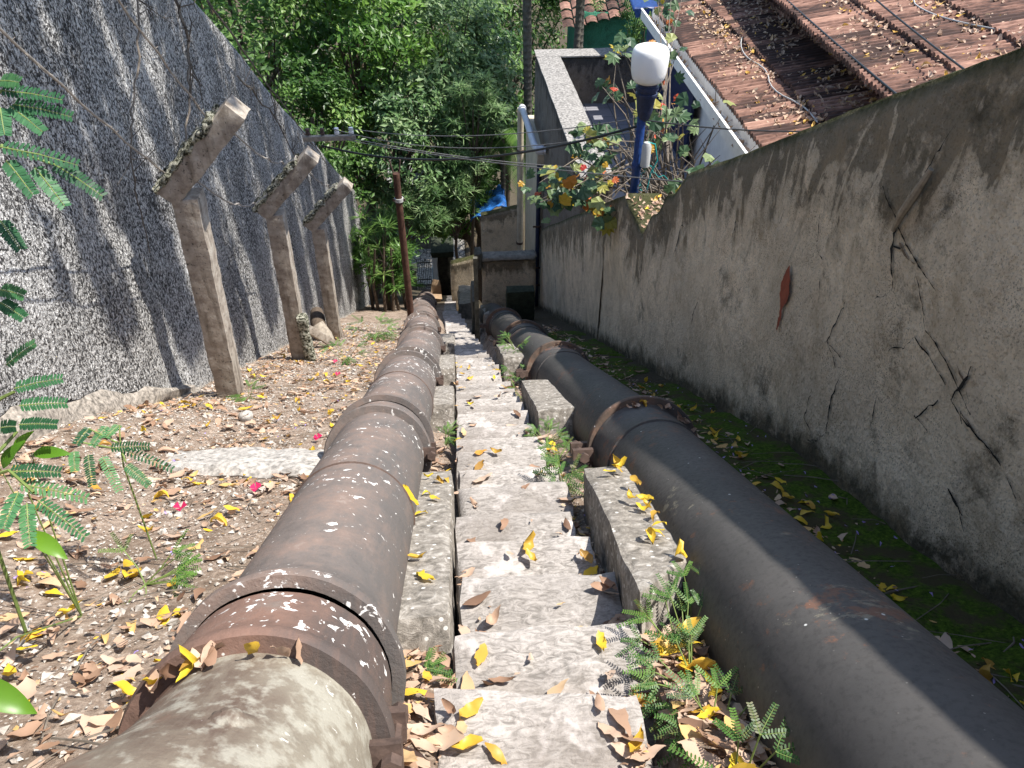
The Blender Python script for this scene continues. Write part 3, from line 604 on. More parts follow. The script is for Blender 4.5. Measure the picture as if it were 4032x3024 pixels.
wire('barbed_wire', sag(pw(P1, .3), pw(P2, .3), .22, 16, .014), .0055, M_strand, 'drooping barbed wire low between first and second bent posts', 'barbed wire', G, True)
wire('barbed_wire', sag(pw(P2, .95), pw(P3, .95), .10, 16, .012), .0055, M_strand, 'barbed wire between the tips of second and third bent posts', 'barbed wire', G, True)
def creeper(pts, r, label, seed, tw=8):
    q = random.Random(seed); e = empty('dead_creeper', pts[0]); tag(e, label, 'dead vine', 'dead creepers on the tall wall')
    P = []
    for a, b in zip(pts[:-1], pts[1:]):
        a, b = Vector(a), Vector(b)
        for i in range(6): P.append(a.lerp(b, i / 6) + Vector((q.uniform(-.01, .015), q.uniform(-.02, .02), q.uniform(-.02, .02))))
    P.append(Vector(pts[-1])); mb = MB().tube(P, [r * (1 - .5 * i / len(P)) for i in range(len(P))], 6); mb.build('stem', M_twig, e, smooth=True); mb = MB()
    for k in range(tw):
        p = P[q.randrange(len(P))]; d = Vector((.1, q.uniform(-1, 1), q.uniform(-.7, .9))).normalized() * q.uniform(.15, .5); mid = p + d * .5 + Vector((.03, 0, q.uniform(-.06, .06)))
        mb.tube([p, mid, p + d], [r * .5, r * .35, r * .15], 5)
        for s in (1, 2): mb.tube([mid, mid + Vector((.03, q.uniform(-.12, .12), q.uniform(-.12, .12)))], [r * .3, r * .1], 4)
        mb.build('twig', M_twig, e, smooth=True)
creeper([(-2.04, 6.62, .35), (-2.03, 6.67, 0), (-2.04, 6.56, -.2), (-2.02, 6.22, -.42), (-2.0, 5.68, -.66)], .013, 'thick dead creeper stem hanging down the tall wall above first bent post', 1, 10)
creeper([(-2.05, 5.95, .5), (-2.05, 5.47, .08), (-2.05, 5.06, -.15), (-2.05, 4.85, -.49), (-2.06, 4.8, -.9)], .008, 'thin dead creeper stem hanging on tall wall left of the first bent post', 2, 8)
creeper([(-2.05, 7.2, .35), (-2.0, 8.5, -.75), (-2.0, 10.26, -2.0), (-2.0, 11.8, -3.1)], .011, 'long dead creeper trailing along the top edge of the tall wall', 3, 22)
creeper([(-2.04, 8.0, -.7), (-2.0, 9.0, -1.45), (-2.0, 10.0, -2.5), (-2.02, 10.6, -3.0)], .009, 'tangled dead creeper below the wall top between the post tips', 4, 22)

# ------------------------------------------------------------------ white slab, stub, rubble on the bank
mb = MB(); SLB = [(-1.62, 3.24), (-.98, 3.2), (-.74, 2.98), (-.69, 2.5), (-.97, 2.6), (-1.19, 2.76)]
def inslab(p):
    t = (p.x + 1.62) / .93; return SP(p.x, p.y + .1 - .22 * t, p.z)
rough_box(mb, (-1.58, 2.74, -.04), (-.70, 3.08, .055), .05, .02, .02, inslab, 12, 7)
tag(mb.build('marble_slab', M_slab, None, smooth=True), 'broken flat white marble slab lying among dry leaves beside the rusty pipe', 'slab')
mb = MB().lathe(SP(-1.41, 3.90, -.02), (0, 0, 1), [(0, .042), (.06, .036), (.085, .044), (.105, .036), (.115, .02), (.118, 0)], 14, .012, 2)
tag(mb.build('stone_stub', M_slab, None, smooth=True), 'small round white-topped stone stub standing in the leaf litter', 'stone')

# ------------------------------------------------------------------ leaf shapes
def leaf_shape(L, W, curl, fold, twist=0, wave=0, nl=6):
    v = []; f = []
    for i in range(nl + 1):
        t = i / nl; w = W * (math.sin(math.pi * min(1, t * .96 + .03)) ** .8) * (1.15 - .35 * t) / 2
        a = curl * (t - .5); z0 = curl * L * (t - .5) ** 2 * 1.2; tw = twist * (t - .5)
        for s in (-1, 0, 1):
            z = z0 + abs(s) * fold * w + wave * math.sin(t * 9 + s) * W * .12
            v.append((s * w * math.cos(tw), (t - .5) * L, z + s * w * math.sin(tw)))
    for i in range(nl):
        for s in (0, 1): a = i * 3 + s; f.append((a, a + 1, a + 4, a + 3))
    return np.array(v), np.array(f)
PRO = [(lambda vf: (vf[0] + rng.normal(0, .0028, vf[0].shape), vf[1]))(leaf_shape(.085, .036, c, fo, tw, wv)) for c, fo, tw, wv in ((.3, .3, .2, .3), (.8, .7, .5, .5), (-.5, .4, .3, .6), (1.1, .9, -.8, .6), (.2, -.4, .5, .4), (.6, 1.2, .2, .8), (-.9, .5, -.6, .5), (.1, .2, .1, .2), (1.6, .9, 1.4, 1.0), (-1.3, 1.3, -1.2, .9), (.4, .1, .0, 1.2), (.9, -.8, .9, 1.0))]
FLATP = [(v_ * np.array([1, 1, .45]), f_) for v_, f_ in PRO]
def frames(nrm, ang):
    nrm = nrm / np.linalg.norm(nrm, axis=1, keepdims=True); ref = np.tile([1., 0, 0], (len(nrm), 1)); ref[np.abs(nrm[:, 0]) > .9] = [0, 1, 0]
    a = np.cross(nrm, ref); a /= np.linalg.norm(a, axis=1, keepdims=True); b = np.cross(nrm, a)
    ca, sa = np.cos(ang)[:, None], np.sin(ang)[:, None]; x = a * ca + b * sa; y = -a * sa + b * ca
    return np.stack([x, y, nrm], 2)      # columns
def scatter(pts, nrm, size, protos, tilt=.35, tints=None):
    n = len(pts); nr = nrm + rng.normal(0, tilt, (n, 3)); Rm = frames(nr, rng.uniform(0, 6.28, n)); V, Fq, T = [], [], []; off = 0
    which = rng.integers(0, len(protos), n)
    for k, (pv, pf) in enumerate(protos):
        ii = np.where(which == k)[0]
        if not len(ii): continue
        vv = np.einsum('nij,vj->nvi', Rm[ii], pv) * size[ii, None, None] + pts[ii, None, :]
        V.append(vv.reshape(-1, 3)); Fq.append((pf[None] + (np.arange(len(ii)) * len(pv))[:, None, None]).reshape(-1, pf.shape[1]) + off); off += len(ii) * len(pv)
        T.append(np.repeat((tints[ii] if tints is not None else rng.uniform(0, 1, len(ii))), len(pv)))
    return np.concatenate(V), np.concatenate(Fq), np.concatenate(T)
NS = np.array([0, ST, CT])
def gpts(x, y, lift): return np.array([tuple(ground(a, b) + Vector((0, 0, l))) for a, b, l in zip(x, y, lift)])
# leaf litter: what nobody could count
n = 10500; y = 0.1 + 10.5 * rng.uniform(0, 1, n) ** 1.4; x = rng.uniform(-2.1, -.62, n)
keep = rng.uniform(0, 1, n) < np.clip(np.array([.62 + .9 * fb(a * 1.4, b * 1.4, 5) for a, b in zip(x, y)]), .12, 1); x, y = x[keep], y[keep]
n2 = 620; y2 = .2 + 8 * rng.uniform(0, 1, n2) ** 1.3; x2 = rng.uniform(-.215, -.07, n2); y2[:260] = rng.uniform(.45, 1.25, 260)
n3 = 1500; y3 = .2 + 9 * rng.uniform(0, 1, n3) ** 1.4; x3 = rng.uniform(.44, .66, n3); y3[:420] = rng.uniform(.45, 1.3, 420); x3[:420] = rng.uniform(.38, .58, 420)
n4 = 700; y4 = .5 + 9 * rng.uniform(0, 1, n4) ** 1.1; x4 = np.clip(1.24 + np.abs(rng.normal(0, .11, n4)), 1.2, 1.64)
X = np.r_[x, x2, x3, x4]; Y = np.r_[y, y2, y3, y4]
P = gpts(X, Y, rng.uniform(.002, .03, len(X)))
sq = []
for _ in range(620):
    k = int(22 * random.random() ** 1.3); xl, xr, y1, z1 = STEP[k]; e_ = random.random(); xx = xr - abs(random.gauss(0, .06)) if e_ < .45 else xl + abs(random.gauss(0, .07)) if e_ < .8 else random.uniform(xl, xr)
    sq.append((min(xr - .01, max(xl + .01, xx)), y1 - .29 + abs(random.gauss(0, .09)), z1 + .008 + random.uniform(0, .012)))
P = np.concatenate([P, sq]); X = np.r_[X, np.zeros(620)]
v, f, t = scatter(P, np.tile(NS, (len(X), 1)), np.where(rng.uniform(0, 1, len(X)) < .62, rng.uniform(.14, .38, len(X)), np.clip(rng.lognormal(-.28, .33, len(X)), .35, 1.3)), FLATP, .2, np.where(rng.uniform(0, 1, len(X)) < .05, rng.uniform(.93, 1, len(X)), np.clip(rng.beta(1.7, 1.5, len(X)), 0, .9)))
tag(np_mesh('leaf_litter', v, f, M_litter, tint=t), 'dense dry brown leaf litter covering the bank and the gutters beside the pipes', 'leaf litter', kind='stuff')
# white rubble chips and twigs in the litter
n = 13000; y = 0.1 + 11 * rng.uniform(0, 1, n) ** 1.3; x = -2.12 + 1.5 * rng.beta(1.2, 1.6, n)
oc = (np.array([(1, 0, 0), (-.8, .2, 0), (.1, .7, .1), (0, -.9, 0), (.1, .1, .6), (0, 0, -.5)]) * .012, np.array([(0, 2, 4), (2, 1, 4), (1, 3, 4), (3, 0, 4), (2, 0, 5), (1, 2, 5), (3, 1, 5), (0, 3, 5)]))
P = gpts(x, y, np.full(n, .006)); v, f, t = scatter(P, np.tile(NS, (n, 1)), np.clip(rng.lognormal(-.55, .55, n), .25, 2.8), [oc], .5)
tag(np_mesh('rubble_chips', v, f, M_stone, smooth=False), 'pale stone chips and mortar crumbs strewn over the dirt bank', 'rubble', kind='stuff')
mb = MB()
for k in range(260):
    yy = .2 + 6 * random.random() ** 1.4; xx = random.choice([random.uniform(-2, -.7), random.uniform(-2, -.7), random.uniform(1.25, 1.6), random.uniform(.0, .4)])
    zz = ground(xx, yy).z if not 0 <= xx <= .4 else zs(yy) + .02
    a = random.uniform(0, 6.28); l = random.uniform(.04, .16); c = Vector((xx, yy, zz + .02 + (0.10 if 0 <= xx <= .4 else 0) * 0)); d = Vector((math.cos(a), math.sin(a) * CT, -math.sin(a) * ST)) * l
    if 0 <= xx <= .4: continue
    mb.tube([c - d, c + Vector((random.uniform(-.02, .02), 0, .01)), c + d], random.uniform(.0012, .003), 4, cap=False)
tag(mb.build('twig_litter', M_twig), 'thin dry twigs scattered through the leaf litter', 'twigs', kind='stuff')
# moss carpet
mx = list(np.arange(1.16, 1.66, .02)); my = list(np.arange(.0, 8.6, .03))
V, Fc = grid(mx, my, lambda x, y: ground(x, y) + Vector((0, 0, .004 + .02 * max(0, .45 + fb(x * 6, y * 6, 9, 4)) - (.03 if fb(x * 2.2, y * 2.2, 4, 3) > .28 and y > 3.5 else 0))))
tag(np_mesh('moss', V, Fc, M_moss), 'dark green moss carpet along the foot of the cracked plaster wall', 'moss', kind='stuff')

# ------------------------------------------------------------------ individual fallen leaves
LEAFM = {}
for key, m in (('y', M_yel), ('b', M_dry)):
    LEAFM[key] = []
    for k, (pv, pf) in enumerate(PRO):
        me = bpy.data.meshes.new('fallen_leaf'); me.from_pydata(pv.tolist(), [], pf.tolist()); me.polygons.foreach_set('use_smooth', [True] * len(me.polygons)); me.materials.append(m); LEAFM[key].append(me)
def drop(p, nrm, key, label, cat, group, size, tilt=.25):
    nr = np.array([nrm]) + rng.normal(0, tilt, (1, 3)); Rm = frames(nr, rng.uniform(0, 6.28, 1))[0]
    o = bpy.data.objects.new('fallen_leaf', random.choice(LEAFM[key])); scene.collection.objects.link(o)
    o.matrix_world = Matrix.Translation(Vector(p)) @ Matrix(Rm.tolist()).to_4x4() @ Matrix.Scale(size, 4); tag(o, label, 'leaf', group)
UP = np.array([0, 0, 1.])
def on_step(key, num, label, group, kmax=16, size=(.55, .95)):
    for _ in range(num):
        k = int(kmax * random.random() ** 1.5); xl, xr, y1, z1 = STEP[k]
        xx = random.choice([random.uniform(xl + .03, xr - .03), xr - .03 - abs(random.gauss(0, .05)), xl + .03 + abs(random.gauss(0, .06))]); yy = y1 - random.uniform(.03, .27) if random.random() < .6 else y1 - .29 + random.uniform(.02, .08)
        drop((xx, yy, z1 + .013), UP, key, label, None or 'leaf', group, random.uniform(*size), .16)
on_step('y', 56, 'yellow leaf fallen on the stone steps', 'yellow leaves on the stone steps', 22, (.6, .95))
on_step('b', 52, 'dry brown leaf fallen on the stone steps', 'brown leaves on the stone steps', 18, (.55, .95))
for _ in range(76):
    yy = .5 + 6.5 * random.random() ** 1.6; xx = random.uniform(-1.95, -.68); drop(ground(xx, yy) + Vector((0, 0, .03)), NS, 'y', 'yellow leaf fallen on the brown litter of the dirt bank', 'leaf', 'yellow leaves on the dirt bank', random.uniform(.6, 1.0), .2)
for _ in range(42):
    yy = .7 + 4.0 * random.random() ** 1.3; xx = min(1.62, 1.30 + abs(random.gauss(0, .11))); drop(ground(xx, yy) + Vector((0, 0, .022)), NS, 'y', 'yellow leaf fallen on the shaded moss below the plaster wall', 'leaf', 'yellow leaves on the moss', random.uniform(.6, .95), .3)
for _ in range(16):
    yy = random.uniform(1.25, 2.3); xx = .635 - abs(random.gauss(0, .045)) + .05 * (yy - 1.2); drop(SP(xx - .015, yy, .105), NS, 'y', 'yellow leaf on the longest stone slab between stairs and black pipe', 'leaf', 'yellow leaves on the longest stone slab', random.uniform(.6, .95), .3)
for _ in range(9):
    yy = random.uniform(1.3, 2.5); xx = random.uniform(-.19, -.09); drop(SP(xx, yy, .036), NS, 'y', 'yellow leaf on the mottled stone cradle beside the rusty pipe', 'leaf', 'yellow leaves on the mottled stone cradle', random.uniform(.55, .8), .2)
for y_, nn_ in ((2.86, 15), (5.36, 8)):
    for _ in range(nn_):
        w = random.uniform(-.35, 1.25); rr = RR + .028; drop(SP(RCX + bend_r(y_) + rr * math.sin(w), y_ - random.uniform(.015, .05), RCN + rr * math.cos(w)), NS, 'b', 'dry brown leaf caught behind a flange of the thicker black pipe', 'leaf', 'leaves caught behind the black pipe flanges', random.uniform(.5, .8), .8)
for _ in range(12):
    w = random.uniform(-.8, .75); rr = LR + .018; drop(SP(LCX + rr * math.sin(w), .712 - random.uniform(.0, .03), LCN + rr * math.cos(w)), NS, random.choice('byb'), 'leaf caught behind the nearest collar of the rusty pipe', 'leaf', 'leaves caught behind the nearest rusty collar', random.uniform(.5, .8), .6)
for _ in range(12):
    xx = random.uniform(.47, .58); yy = random.uniform(.55, 1.15); drop(SP(xx, yy, -.05 + random.uniform(0, .05)), NS, 'y', 'yellow leaf among the weeds beside the lowest visible step', 'leaf', 'yellow leaves among the weeds', random.uniform(.7, 1.1), .5)
drop(SP(-.215, 1.95, .13), np.array([.9, .3, .4]), 'y', 'long yellow leaf clinging to the stair side of the rusty pipe', 'leaf', None, 1.1, .1)
# crimson petals
for i, ((x, y), lab) in enumerate([((-.94, 2.47), 'crimson petal on the leaves just below the white marble slab'), ((-1.2, 2.29), 'crimson petal nearest the green sapling, on a yellow leaf'), ((-.84, 3.33), 'crimson petal beside the upper end of the white marble slab'),
    ((-1.12, 5.6), 'dark crimson petal on the bare dirt beyond the first post'), ((-1.29, 6.43), 'crimson petal in the weeds at the foot of the second post')]):
    mb = MB(); c = ground(x, y) + Vector((0, 0, .028)); q = random.Random(i)
    for k in range(3):
        a = k * 2.1 + q.uniform(0, 1); d = Vector((math.cos(a), math.sin(a), .25)) * .023; e = Vector((-math.sin(a), math.cos(a), 0)) * .019
        mb.quad(c, c + d * .7 - e + Vector((0, 0, .014)), c + d * 1.25 + Vector((0, 0, .004)), c + d * .7 + e + Vector((0, 0, .018)))
    tag(mb.build('fallen_petal', M_petal, None, smooth=True), lab, 'petal')
n = 170; x = np.r_[rng.uniform(1.22, 1.6, 90), rng.uniform(-1.9, .6, 80)]; y = .6 + 4 * rng.uniform(0, 1, n) ** 1.3; P = gpts(x, y, np.full(n, .03)); ok = (x > .45) | (x < -.7); P = P[ok]
v, f, t = scatter(P, np.tile(NS, (len(P), 1)), rng.uniform(.14, .24, len(P)), PRO[:3], .5); tag(np_mesh('lilac_petals', v, f, M_lilac, tint=t), 'tiny lilac petals sprinkled over the moss and litter', 'petals', kind='stuff')

# ------------------------------------------------------------------ pinnate plants
def pinna(base, tip, up, npair=16, wl=.016, ww=.0065, droop=.12):
    base, tip = Vector(base), Vector(tip); d = tip - base; L = d.length; d.normalize(); side = d.cross(Vector(up)).normalized(); u = side.cross(d).normalized(); V, Fq = [], []
    for i in range(npair):
        t = (i + .6) / npair; p = base + d * (L * t) - Vector((0, 0, droop * L * t * t)); wl_ = wl * (1.05 - .45 * abs(t - .35))
        for s in (-1, 1):
            dd = (side * s * .93 + d * .38 + u * .12 * random.uniform(-1, 1.4)).normalized(); e = dd.cross(u).normalized() * ww / 2; b = len(V)
            V += [p, p + dd * wl_ * .25 - e, p + dd * wl_ * .8 - e * .9, p + dd * wl_, p + dd * wl_ * .8 + e * .9, p + dd * wl_ * .25 + e]
            Fq += [(b, b + 1, b + 2, b + 3), (b, b + 3, b + 4, b + 5)]
    return V, Fq, [base, base.lerp(tip, .5) - Vector((0, 0, droop * L * .25)), tip - Vector((0, 0, droop * L))]
def pinnate_plant(name, label, cat, root, pins, stems, mat, wl=.016, ww=.0065, np_=16, up=(0.2, -.5, .85), sr=.004, group=None, jit=.25):
    e = empty(name, root); tag(e, label, cat, group); V, Fq, T = [], [], []; st = MB()
    for b, tp in pins:
        u = Vector(up) + Vector((random.uniform(-jit, jit), random.uniform(-jit, jit), random.uniform(-jit, jit)))
        v, f, rach = pinna(b, tp, u, np_, wl, ww); o = len(V); V += [tuple(q) for q in v]; Fq += [tuple(i + o for i in q) for q in f]; tt = random.uniform(.0, 1); T += list(np.clip(tt + rng.normal(0, .12, len(v)), 0, 1)); st.tube(rach, [sr * .35, sr * .3, sr * .15], 5, cap=False)
    for s in stems: st.tube(s, [sr * (1 - .5 * i / len(s)) for i in range(len(s))], 6, cap=False)
    st.build('stem', M_stem, e, smooth=True); np_mesh('foliage', V, Fq, mat, e, tint=T, smooth=False, loc=np.array(root)); return e
A = [(-0.965,1.784,1.115,-0.847,1.791,1.103),(-0.961,1.791,1.133,-0.913,1.77,1.141),(-0.95,1.782,1.085,-0.837,1.784,1.067),(-0.956,1.779,1.083,-0.893,1.749,1.044),(-0.972,1.77,1.083,-0.957,1.717,1.05),(-0.94,1.653,1.04,-0.803,1.664,1.007),(-0.859,1.677,0.99,-0.769,1.651,0.936),(-0.892,1.66,0.991,-0.838,1.615,0.93),(-0.935,1.645,1.013,-0.887,1.603,0.963),(-1.012,1.661,0.87,-0.968,1.615,0.83),(-1.08,1.656,0.696,-1.021,1.636,0.696),(-1.083,1.64,0.671,-1.026,1.607,0.654),(-1.133,1.628,0.496,-1.058,1.653,0.551),(-1.122,1.598,0.444,-1.012,1.62,0.464),(-1.115,1.574,0.407,-1.006,1.584,0.412),(-1.117,1.543,0.371,-1.027,1.542,0.376),(-1.151,1.525,0.379,-1.103,1.509,0.4),(-1.087,1.394,0.351,-0.979,1.401,0.346),(-1.07,1.38,0.322,-0.929,1.374,0.282),(-1.013,1.333,0.311,-0.91,1.276,0.251),(-1.008,1.291,0.346,-0.984,1.204,0.311),(-1.022,1.304,0.37,-1.028,1.217,0.357)]
rootA = ground(-1.26, 1.36)
pinnate_plant('legume_sapling', 'tall feathery-leaved green sapling at the picture edge in front of the tall wall', 'sapling', rootA, [(a[:3], a[3:]) for a in A],
    [[rootA, (-1.2, 1.42, .3), (-1.17, 1.58, .5), (-1.15, 1.7, .8), (-1.08, 1.76, 1.05), (-.96, 1.785, 1.115)], [(-1.15, 1.7, .8), (-1.05, 1.68, .98), (-.94, 1.66, 1.04), (-.86, 1.675, .99)], [(-1.2, 1.42, .3), (-1.09, 1.4, .35), (-1.01, 1.33, .34)], [(-1.17, 1.58, .42), (-1.12, 1.59, .44)], [(-1.2, 1.45, .3), (-1.12, 1.53, .36)]], M_frond, .0205, .0066, 15, sr=.005)
B = [(-1.17,1.896,0.048,-1.182,1.819,0.06),(-1.126,1.913,0.037,-1.144,1.827,0.043),(-1.094,1.925,0.029,-1.109,1.854,0.049),(-1.1,1.835,0.013,-0.982,1.834,0.025),(-1.068,1.84,-0.002,-0.922,1.802,-0.045),(-1.188,1.802,0.038,-1.165,1.731,0.033),(-1.133,1.772,0.048,-1.104,1.682,0.018),(-1.099,1.779,0.032,-1.04,1.689,-0.016),(-1.041,1.776,-0.009,-0.966,1.718,-0.031)]
rootB = ground(-1.09, 1.80)
pinnate_plant('legume_seedling', 'small feathery-leaved seedling standing alone in the litter right of the tall sapling', 'seedling', rootB, [(a[:3], a[3:]) for a in B],
    [[rootB, (-1.08, 1.83, -.06), (-1.078, 1.854, .0), (-1.08, 1.9, .05)], [(-1.078, 1.85, -.01), (-1.18, 1.83, .05)], [(-1.078, 1.85, -.01), (-1.04, 1.78, 0)], [(-1.08, 1.85, .02), (-1.17, 1.89, .05)]], M_frond, .0185, .006, 14, sr=.003)
rC = ground(-1.16, 1.45); e = empty('broadleaf_weed', rC); tag(e, 'bright green weed with smooth broad leaves under the feathery sapling', 'weed'); V, Fq, T = [], [], []; st = MB()
for c in [(-1.155,1.524,0.294,-1.095,1.543,0.348),(-1.119,1.537,0.279,-1.022,1.531,0.276),(-1.002,1.247,0.299,-0.917,1.196,0.258),(-1.178,1.489,0.275,-1.114,1.521,0.337),(-1.0,0.90,0.27,-0.875,0.855,0.20)]:
    b, t = Vector(c[:3]), Vector(c[3:]); d = t - b; L = d.length; lv, lf = leaf_shape(L, L * .36, -.3, .35, .2, .3, 8); Rm = np.array([d.normalized().cross(Vector((.1, -.4, .9))).normalized(), d.normalized(), d.normalized().cross(Vector((.1, -.4, .9))).normalized().cross(d.normalized())]).T
    vv = lv @ Rm.T + np.array((b + t) / 2); o = len(V); V += vv.tolist(); Fq += (lf + o).tolist(); T += [random.random()] * len(vv); st.tube([rC, rC.lerp(b, .6) + Vector((0, 0, .04)), b], [.0028, .002, .0012], 5)
st.build('stem', M_stem, e); np_mesh('foliage', V, Fq, M_broad, e, tint=T, loc=np.array(rC))
# low weeds between the stairs and the big pipe
def weed(x, y, h, num, label, spread=.10, seed=0, wl=.0085, n0=-.1):
    random.seed(seed); r = SP(x, y, n0); pins, stems = [], []
    for k in range(num):
        a = random.uniform(0, 6.28); hh = h * random.uniform(.35, 1); top = r + Vector((math.cos(a) * spread * .5, math.sin(a) * spread * .5, hh)); stems.append([r, r.lerp(top, .5) + Vector((random.uniform(-.01, .01), 0, 0)), top])
        for j in range(3):
            b = a + (j - 1) * .75; dr = Vector((math.cos(b), math.sin(b), random.uniform(-.25, .35))) * random.uniform(.05, .085) * (wl / .0085); pins.append((top, top + dr))
    pinnate_plant('feathery_weed', label, 'weed', r, pins, stems, M_weed, wl, wl * .42, 11, (0, -.2, 1), .0025, 'feathery weeds beside the thicker black pipe')
weed(.50, .70, .17, 7, 'tallest feathery weed at the picture bottom beside lowest step', .12, 1, .010)
weed(.53, .86, .08, 12, 'dense feathery weed growing through yellow leaves beside lowest step', .16, 2)
weed(.53, 1.02, .10, 14, 'feathery weed leaning over brown litter at the foot of black pipe', .2, 3)
weed(.56, 1.14, .13, 16, 'bushy feathery weed at the near end of the longest stone slab', .26, 4)
weed(.62, 1.26, .15, 9, 'feathery weed reaching over the black pipe beside the longest slab', .22, 5)
weed(.445, 2.52, .18, 9, 'single fern-like weed below the first flange, by the longest slab', .08, 6, .013)
weed(.50, 3.0, .08, 14, 'low green weed carpet between the steps and first pipe flange', .16, 7)
weed(.48, 3.35, .10, 16, 'leafy weed patch at foot of the middle stone cradle', .16, 8)
weed(.50, 5.7, .12, 12, 'small weed patch at the foot of the far stone cradle', .16, 9)
weed(.55, 6.3, .16, 14, 'weed tuft on the far stone cradle by second pipe flange', .2, 10, .01, .08)
weed(.46, 4.75, .08, 8, 'tiny weed beside middle cradle on the stair edge', .12, 11)
weed(-.16, 1.14, .10, 8, 'tiny weed in the gap between rusty pipe and stairs', .07, 12, .0085, -.13)
weed(-.12, 3.55, .12, 8, 'tiny weed in the dark hollow before the short cradle', .08, 13, .0085, -.13)
weed(-1.60, 4.55, .10, 6, 'little green weed at the foot of the nearest bent post', .1, 14, .012, .03)
weed(-1.05, 1.62, .10, 10, 'sparse feathery weed flat on the litter below the seedling', .22, 15, .009, 0)
weed(-1.2, 6.5, .22, 8, 'straggly weed on the bank in front of the second bent post', .3, 16, .014, 0)
weed(-1.15, 8.6, .25, 14, 'leafy weed clump on the bank left of the iron pole', .4, 17, .02, 0)
random.seed(99)

# ------------------------------------------------------------------ terrace building past the end of the wall
tb = empty('terrace_house', (2.6, 12.2, -7.5)); tag(tb, 'grey stained house with a walled roof terrace of slate tiles beyond the plaster wall', 'house')
def rb(name, lo, hi, m, par, seg=.2, amp=.01, rnd=.01, seed=0, freq=3):
    mb = MB(); rough_box(mb, lo, hi, seg, amp, rnd, None, seed, freq); return mb.build(name, m, par, smooth=True)
def wall_box(name, lo, hi, m, par, seg=.15, amp=.012, seed=0):
    mb = MB(); rough_box(mb, lo, hi, seg, amp, .012, None, seed, 2); v = np.array(mb.v)
    return np_mesh(name, v, np.array(mb.f), m, par, attrs={'above_base': v[:, 2] - lo[2] + 1.0, 'below_top': (hi[2] - v[:, 2]) * 2.2}, smooth=True)
wall_box('parapet', (1.69, 9.3, -8.2), (2.10, 15.17, -2.53), M_terrace, tb, seed=1)
wall_box('parapet', (2.104, 14.72, -8.2), (6.0, 15.17, -2.52), M_terrace, tb, seed=2)
rb('coping', (1.67, 9.3, -2.52), (2.12, 14.70, -2.485), M_coping, tb, .12, .006, .006, 3)
rb('coping', (1.67, 14.702, -2.519), (6.0, 15.19, -2.482), M_coping, tb, .12, .006, .006, 4)
MB().box((2.09, 9.3, -3.45), (6.0, 14.74, -3.37)).build('terrace_floor', M_floor, tb)
rb('lower_wall', (1.56, 13.36, -9.2), (1.99, 15.42, -3.80), M_cream, tb, .3, .006, .01, 5)
e = empty('drain_pipe', (1.5, 15.2, -7.0)); tag(e, 'grey plastic drain pipe slanting along the terrace house into a cream downpipe', 'drain pipe')
MB().tube([(1.66, 12.80, -3.50), (1.52, 12.86, -3.50), (1.48, 13.05, -3.51), (1.48, 14.4, -3.58), (1.48, 15.42, -3.66), (1.46, 15.5, -3.72)], .062, 14).build('branch_pipe', M_pvc, e, smooth=True)
for c, d in (((1.55, 12.84, -3.50), (1, -.3, 0)), ((1.48, 15.35, -3.65), (0, 1, -.07))): MB().lathe(c, d, [(-.06, .064), (-.06, .076), (.06, .076), (.06, .064)], 16).build('elbow', M_pvc, e, smooth=True)
MB().tube([(1.46, 15.5, -3.69), (1.46, 15.52, -3.85), (1.46, 15.52, -6.9)], .066, 14).build('downpipe', M_creampipe, e, smooth=True)
for z in (-4.6, -6.75): MB().lathe((1.46, 15.52, z), (0, 0, 1), [(0, .067), (0, .078), (.05, .078), (.05, .067)], 16).build('bracket', M_bracket, e)
e = empty('blue_drain_pipe', (1.64, 13.35, -6.9)); tag(e, 'thin dark blue metal pipe in the corner between plaster wall and cream wall', 'drain pipe')
MB().tube([(1.60, 13.33, -7.0), (1.60, 13.33, -4.0)], .042, 12).build('pipe_shaft', M_blued, e, smooth=True)
for z in (-6.5, -6.1, -5.2): MB().box((1.50, 13.26, z), (1.66, 13.28, z + .03)).build('bracket', M_bracket, e)

# low walls and other things at the foot of the stairs
w = empty('coped_wall', (1.05, 13.1, -7.2)); tag(w, 'low stained cream wall with a rounded grey coping below the drain pipe', 'wall')
wall_box('wall_face', (.49, 13.0, -7.4), (1.55, 13.2, -5.74), M_wall_far, w, .1, .012, 11)
mb = MB(); rough_box(mb, (.45, 12.95, -5.75), (1.56, 13.26, -5.64), .06, .012, .035, None, 12, 6); mb.build('coping', M_conc, w, smooth=True)
mb = MB(); rough_box(mb, (.36, 12.92, -5.90), (.50, 13.22, -5.52), .06, .02, .03, None, 13, 6); mb.build('end_stone', M_concd, w, smooth=True)
w = wall_box('tall_cream_wall', (.60, 15.6, -9.0), (1.56, 15.8, -5.98), M_wall_far, None, .12, .012, 14); tag(w, 'taller cream wall streaked black, standing behind the low coped wall', 'wall')
for v in w.data.vertices:
    if v.co.z > 2.8: v.co.z += .20 * (v.co.x / .96) * 1.0
mb = MB(); rough_box(mb, (.42, 10.62, -.25), (.80, 12.94, .14), .1, .03, .03, lambda p: SP(*p), 15, 3)
tag(mb.build('pipe_vault', M_conc, None, smooth=True), 'rough concrete cover swallowing the lower end of the thicker black pipe', 'concrete cover')
mb = MB(); rough_box(mb, (.80, 10.70, -5.75), (1.27, 10.92, -5.02), .08, .012, .012, None, 16, 5)
tag(mb.build('mossy_wall', M_mossy, None, smooth=True), 'small dark green mossy wall across the end of the thicker black pipe', 'wall')
mb = MB(); rough_box(mb, (.23, 9.3, -5.1), (.30, 9.37, -3.58), .06, .006, .008, None, 17, 8)
tag(mb.build('gate_post', M_concd, None, smooth=True), 'slim dark post standing at the right edge of the shaded steps', 'post')
mb = MB(); rough_box(mb, (.23, 10.9, -6.35), (.32, 11.6, -5.30), .08, .02, .015, None, 18, 5)
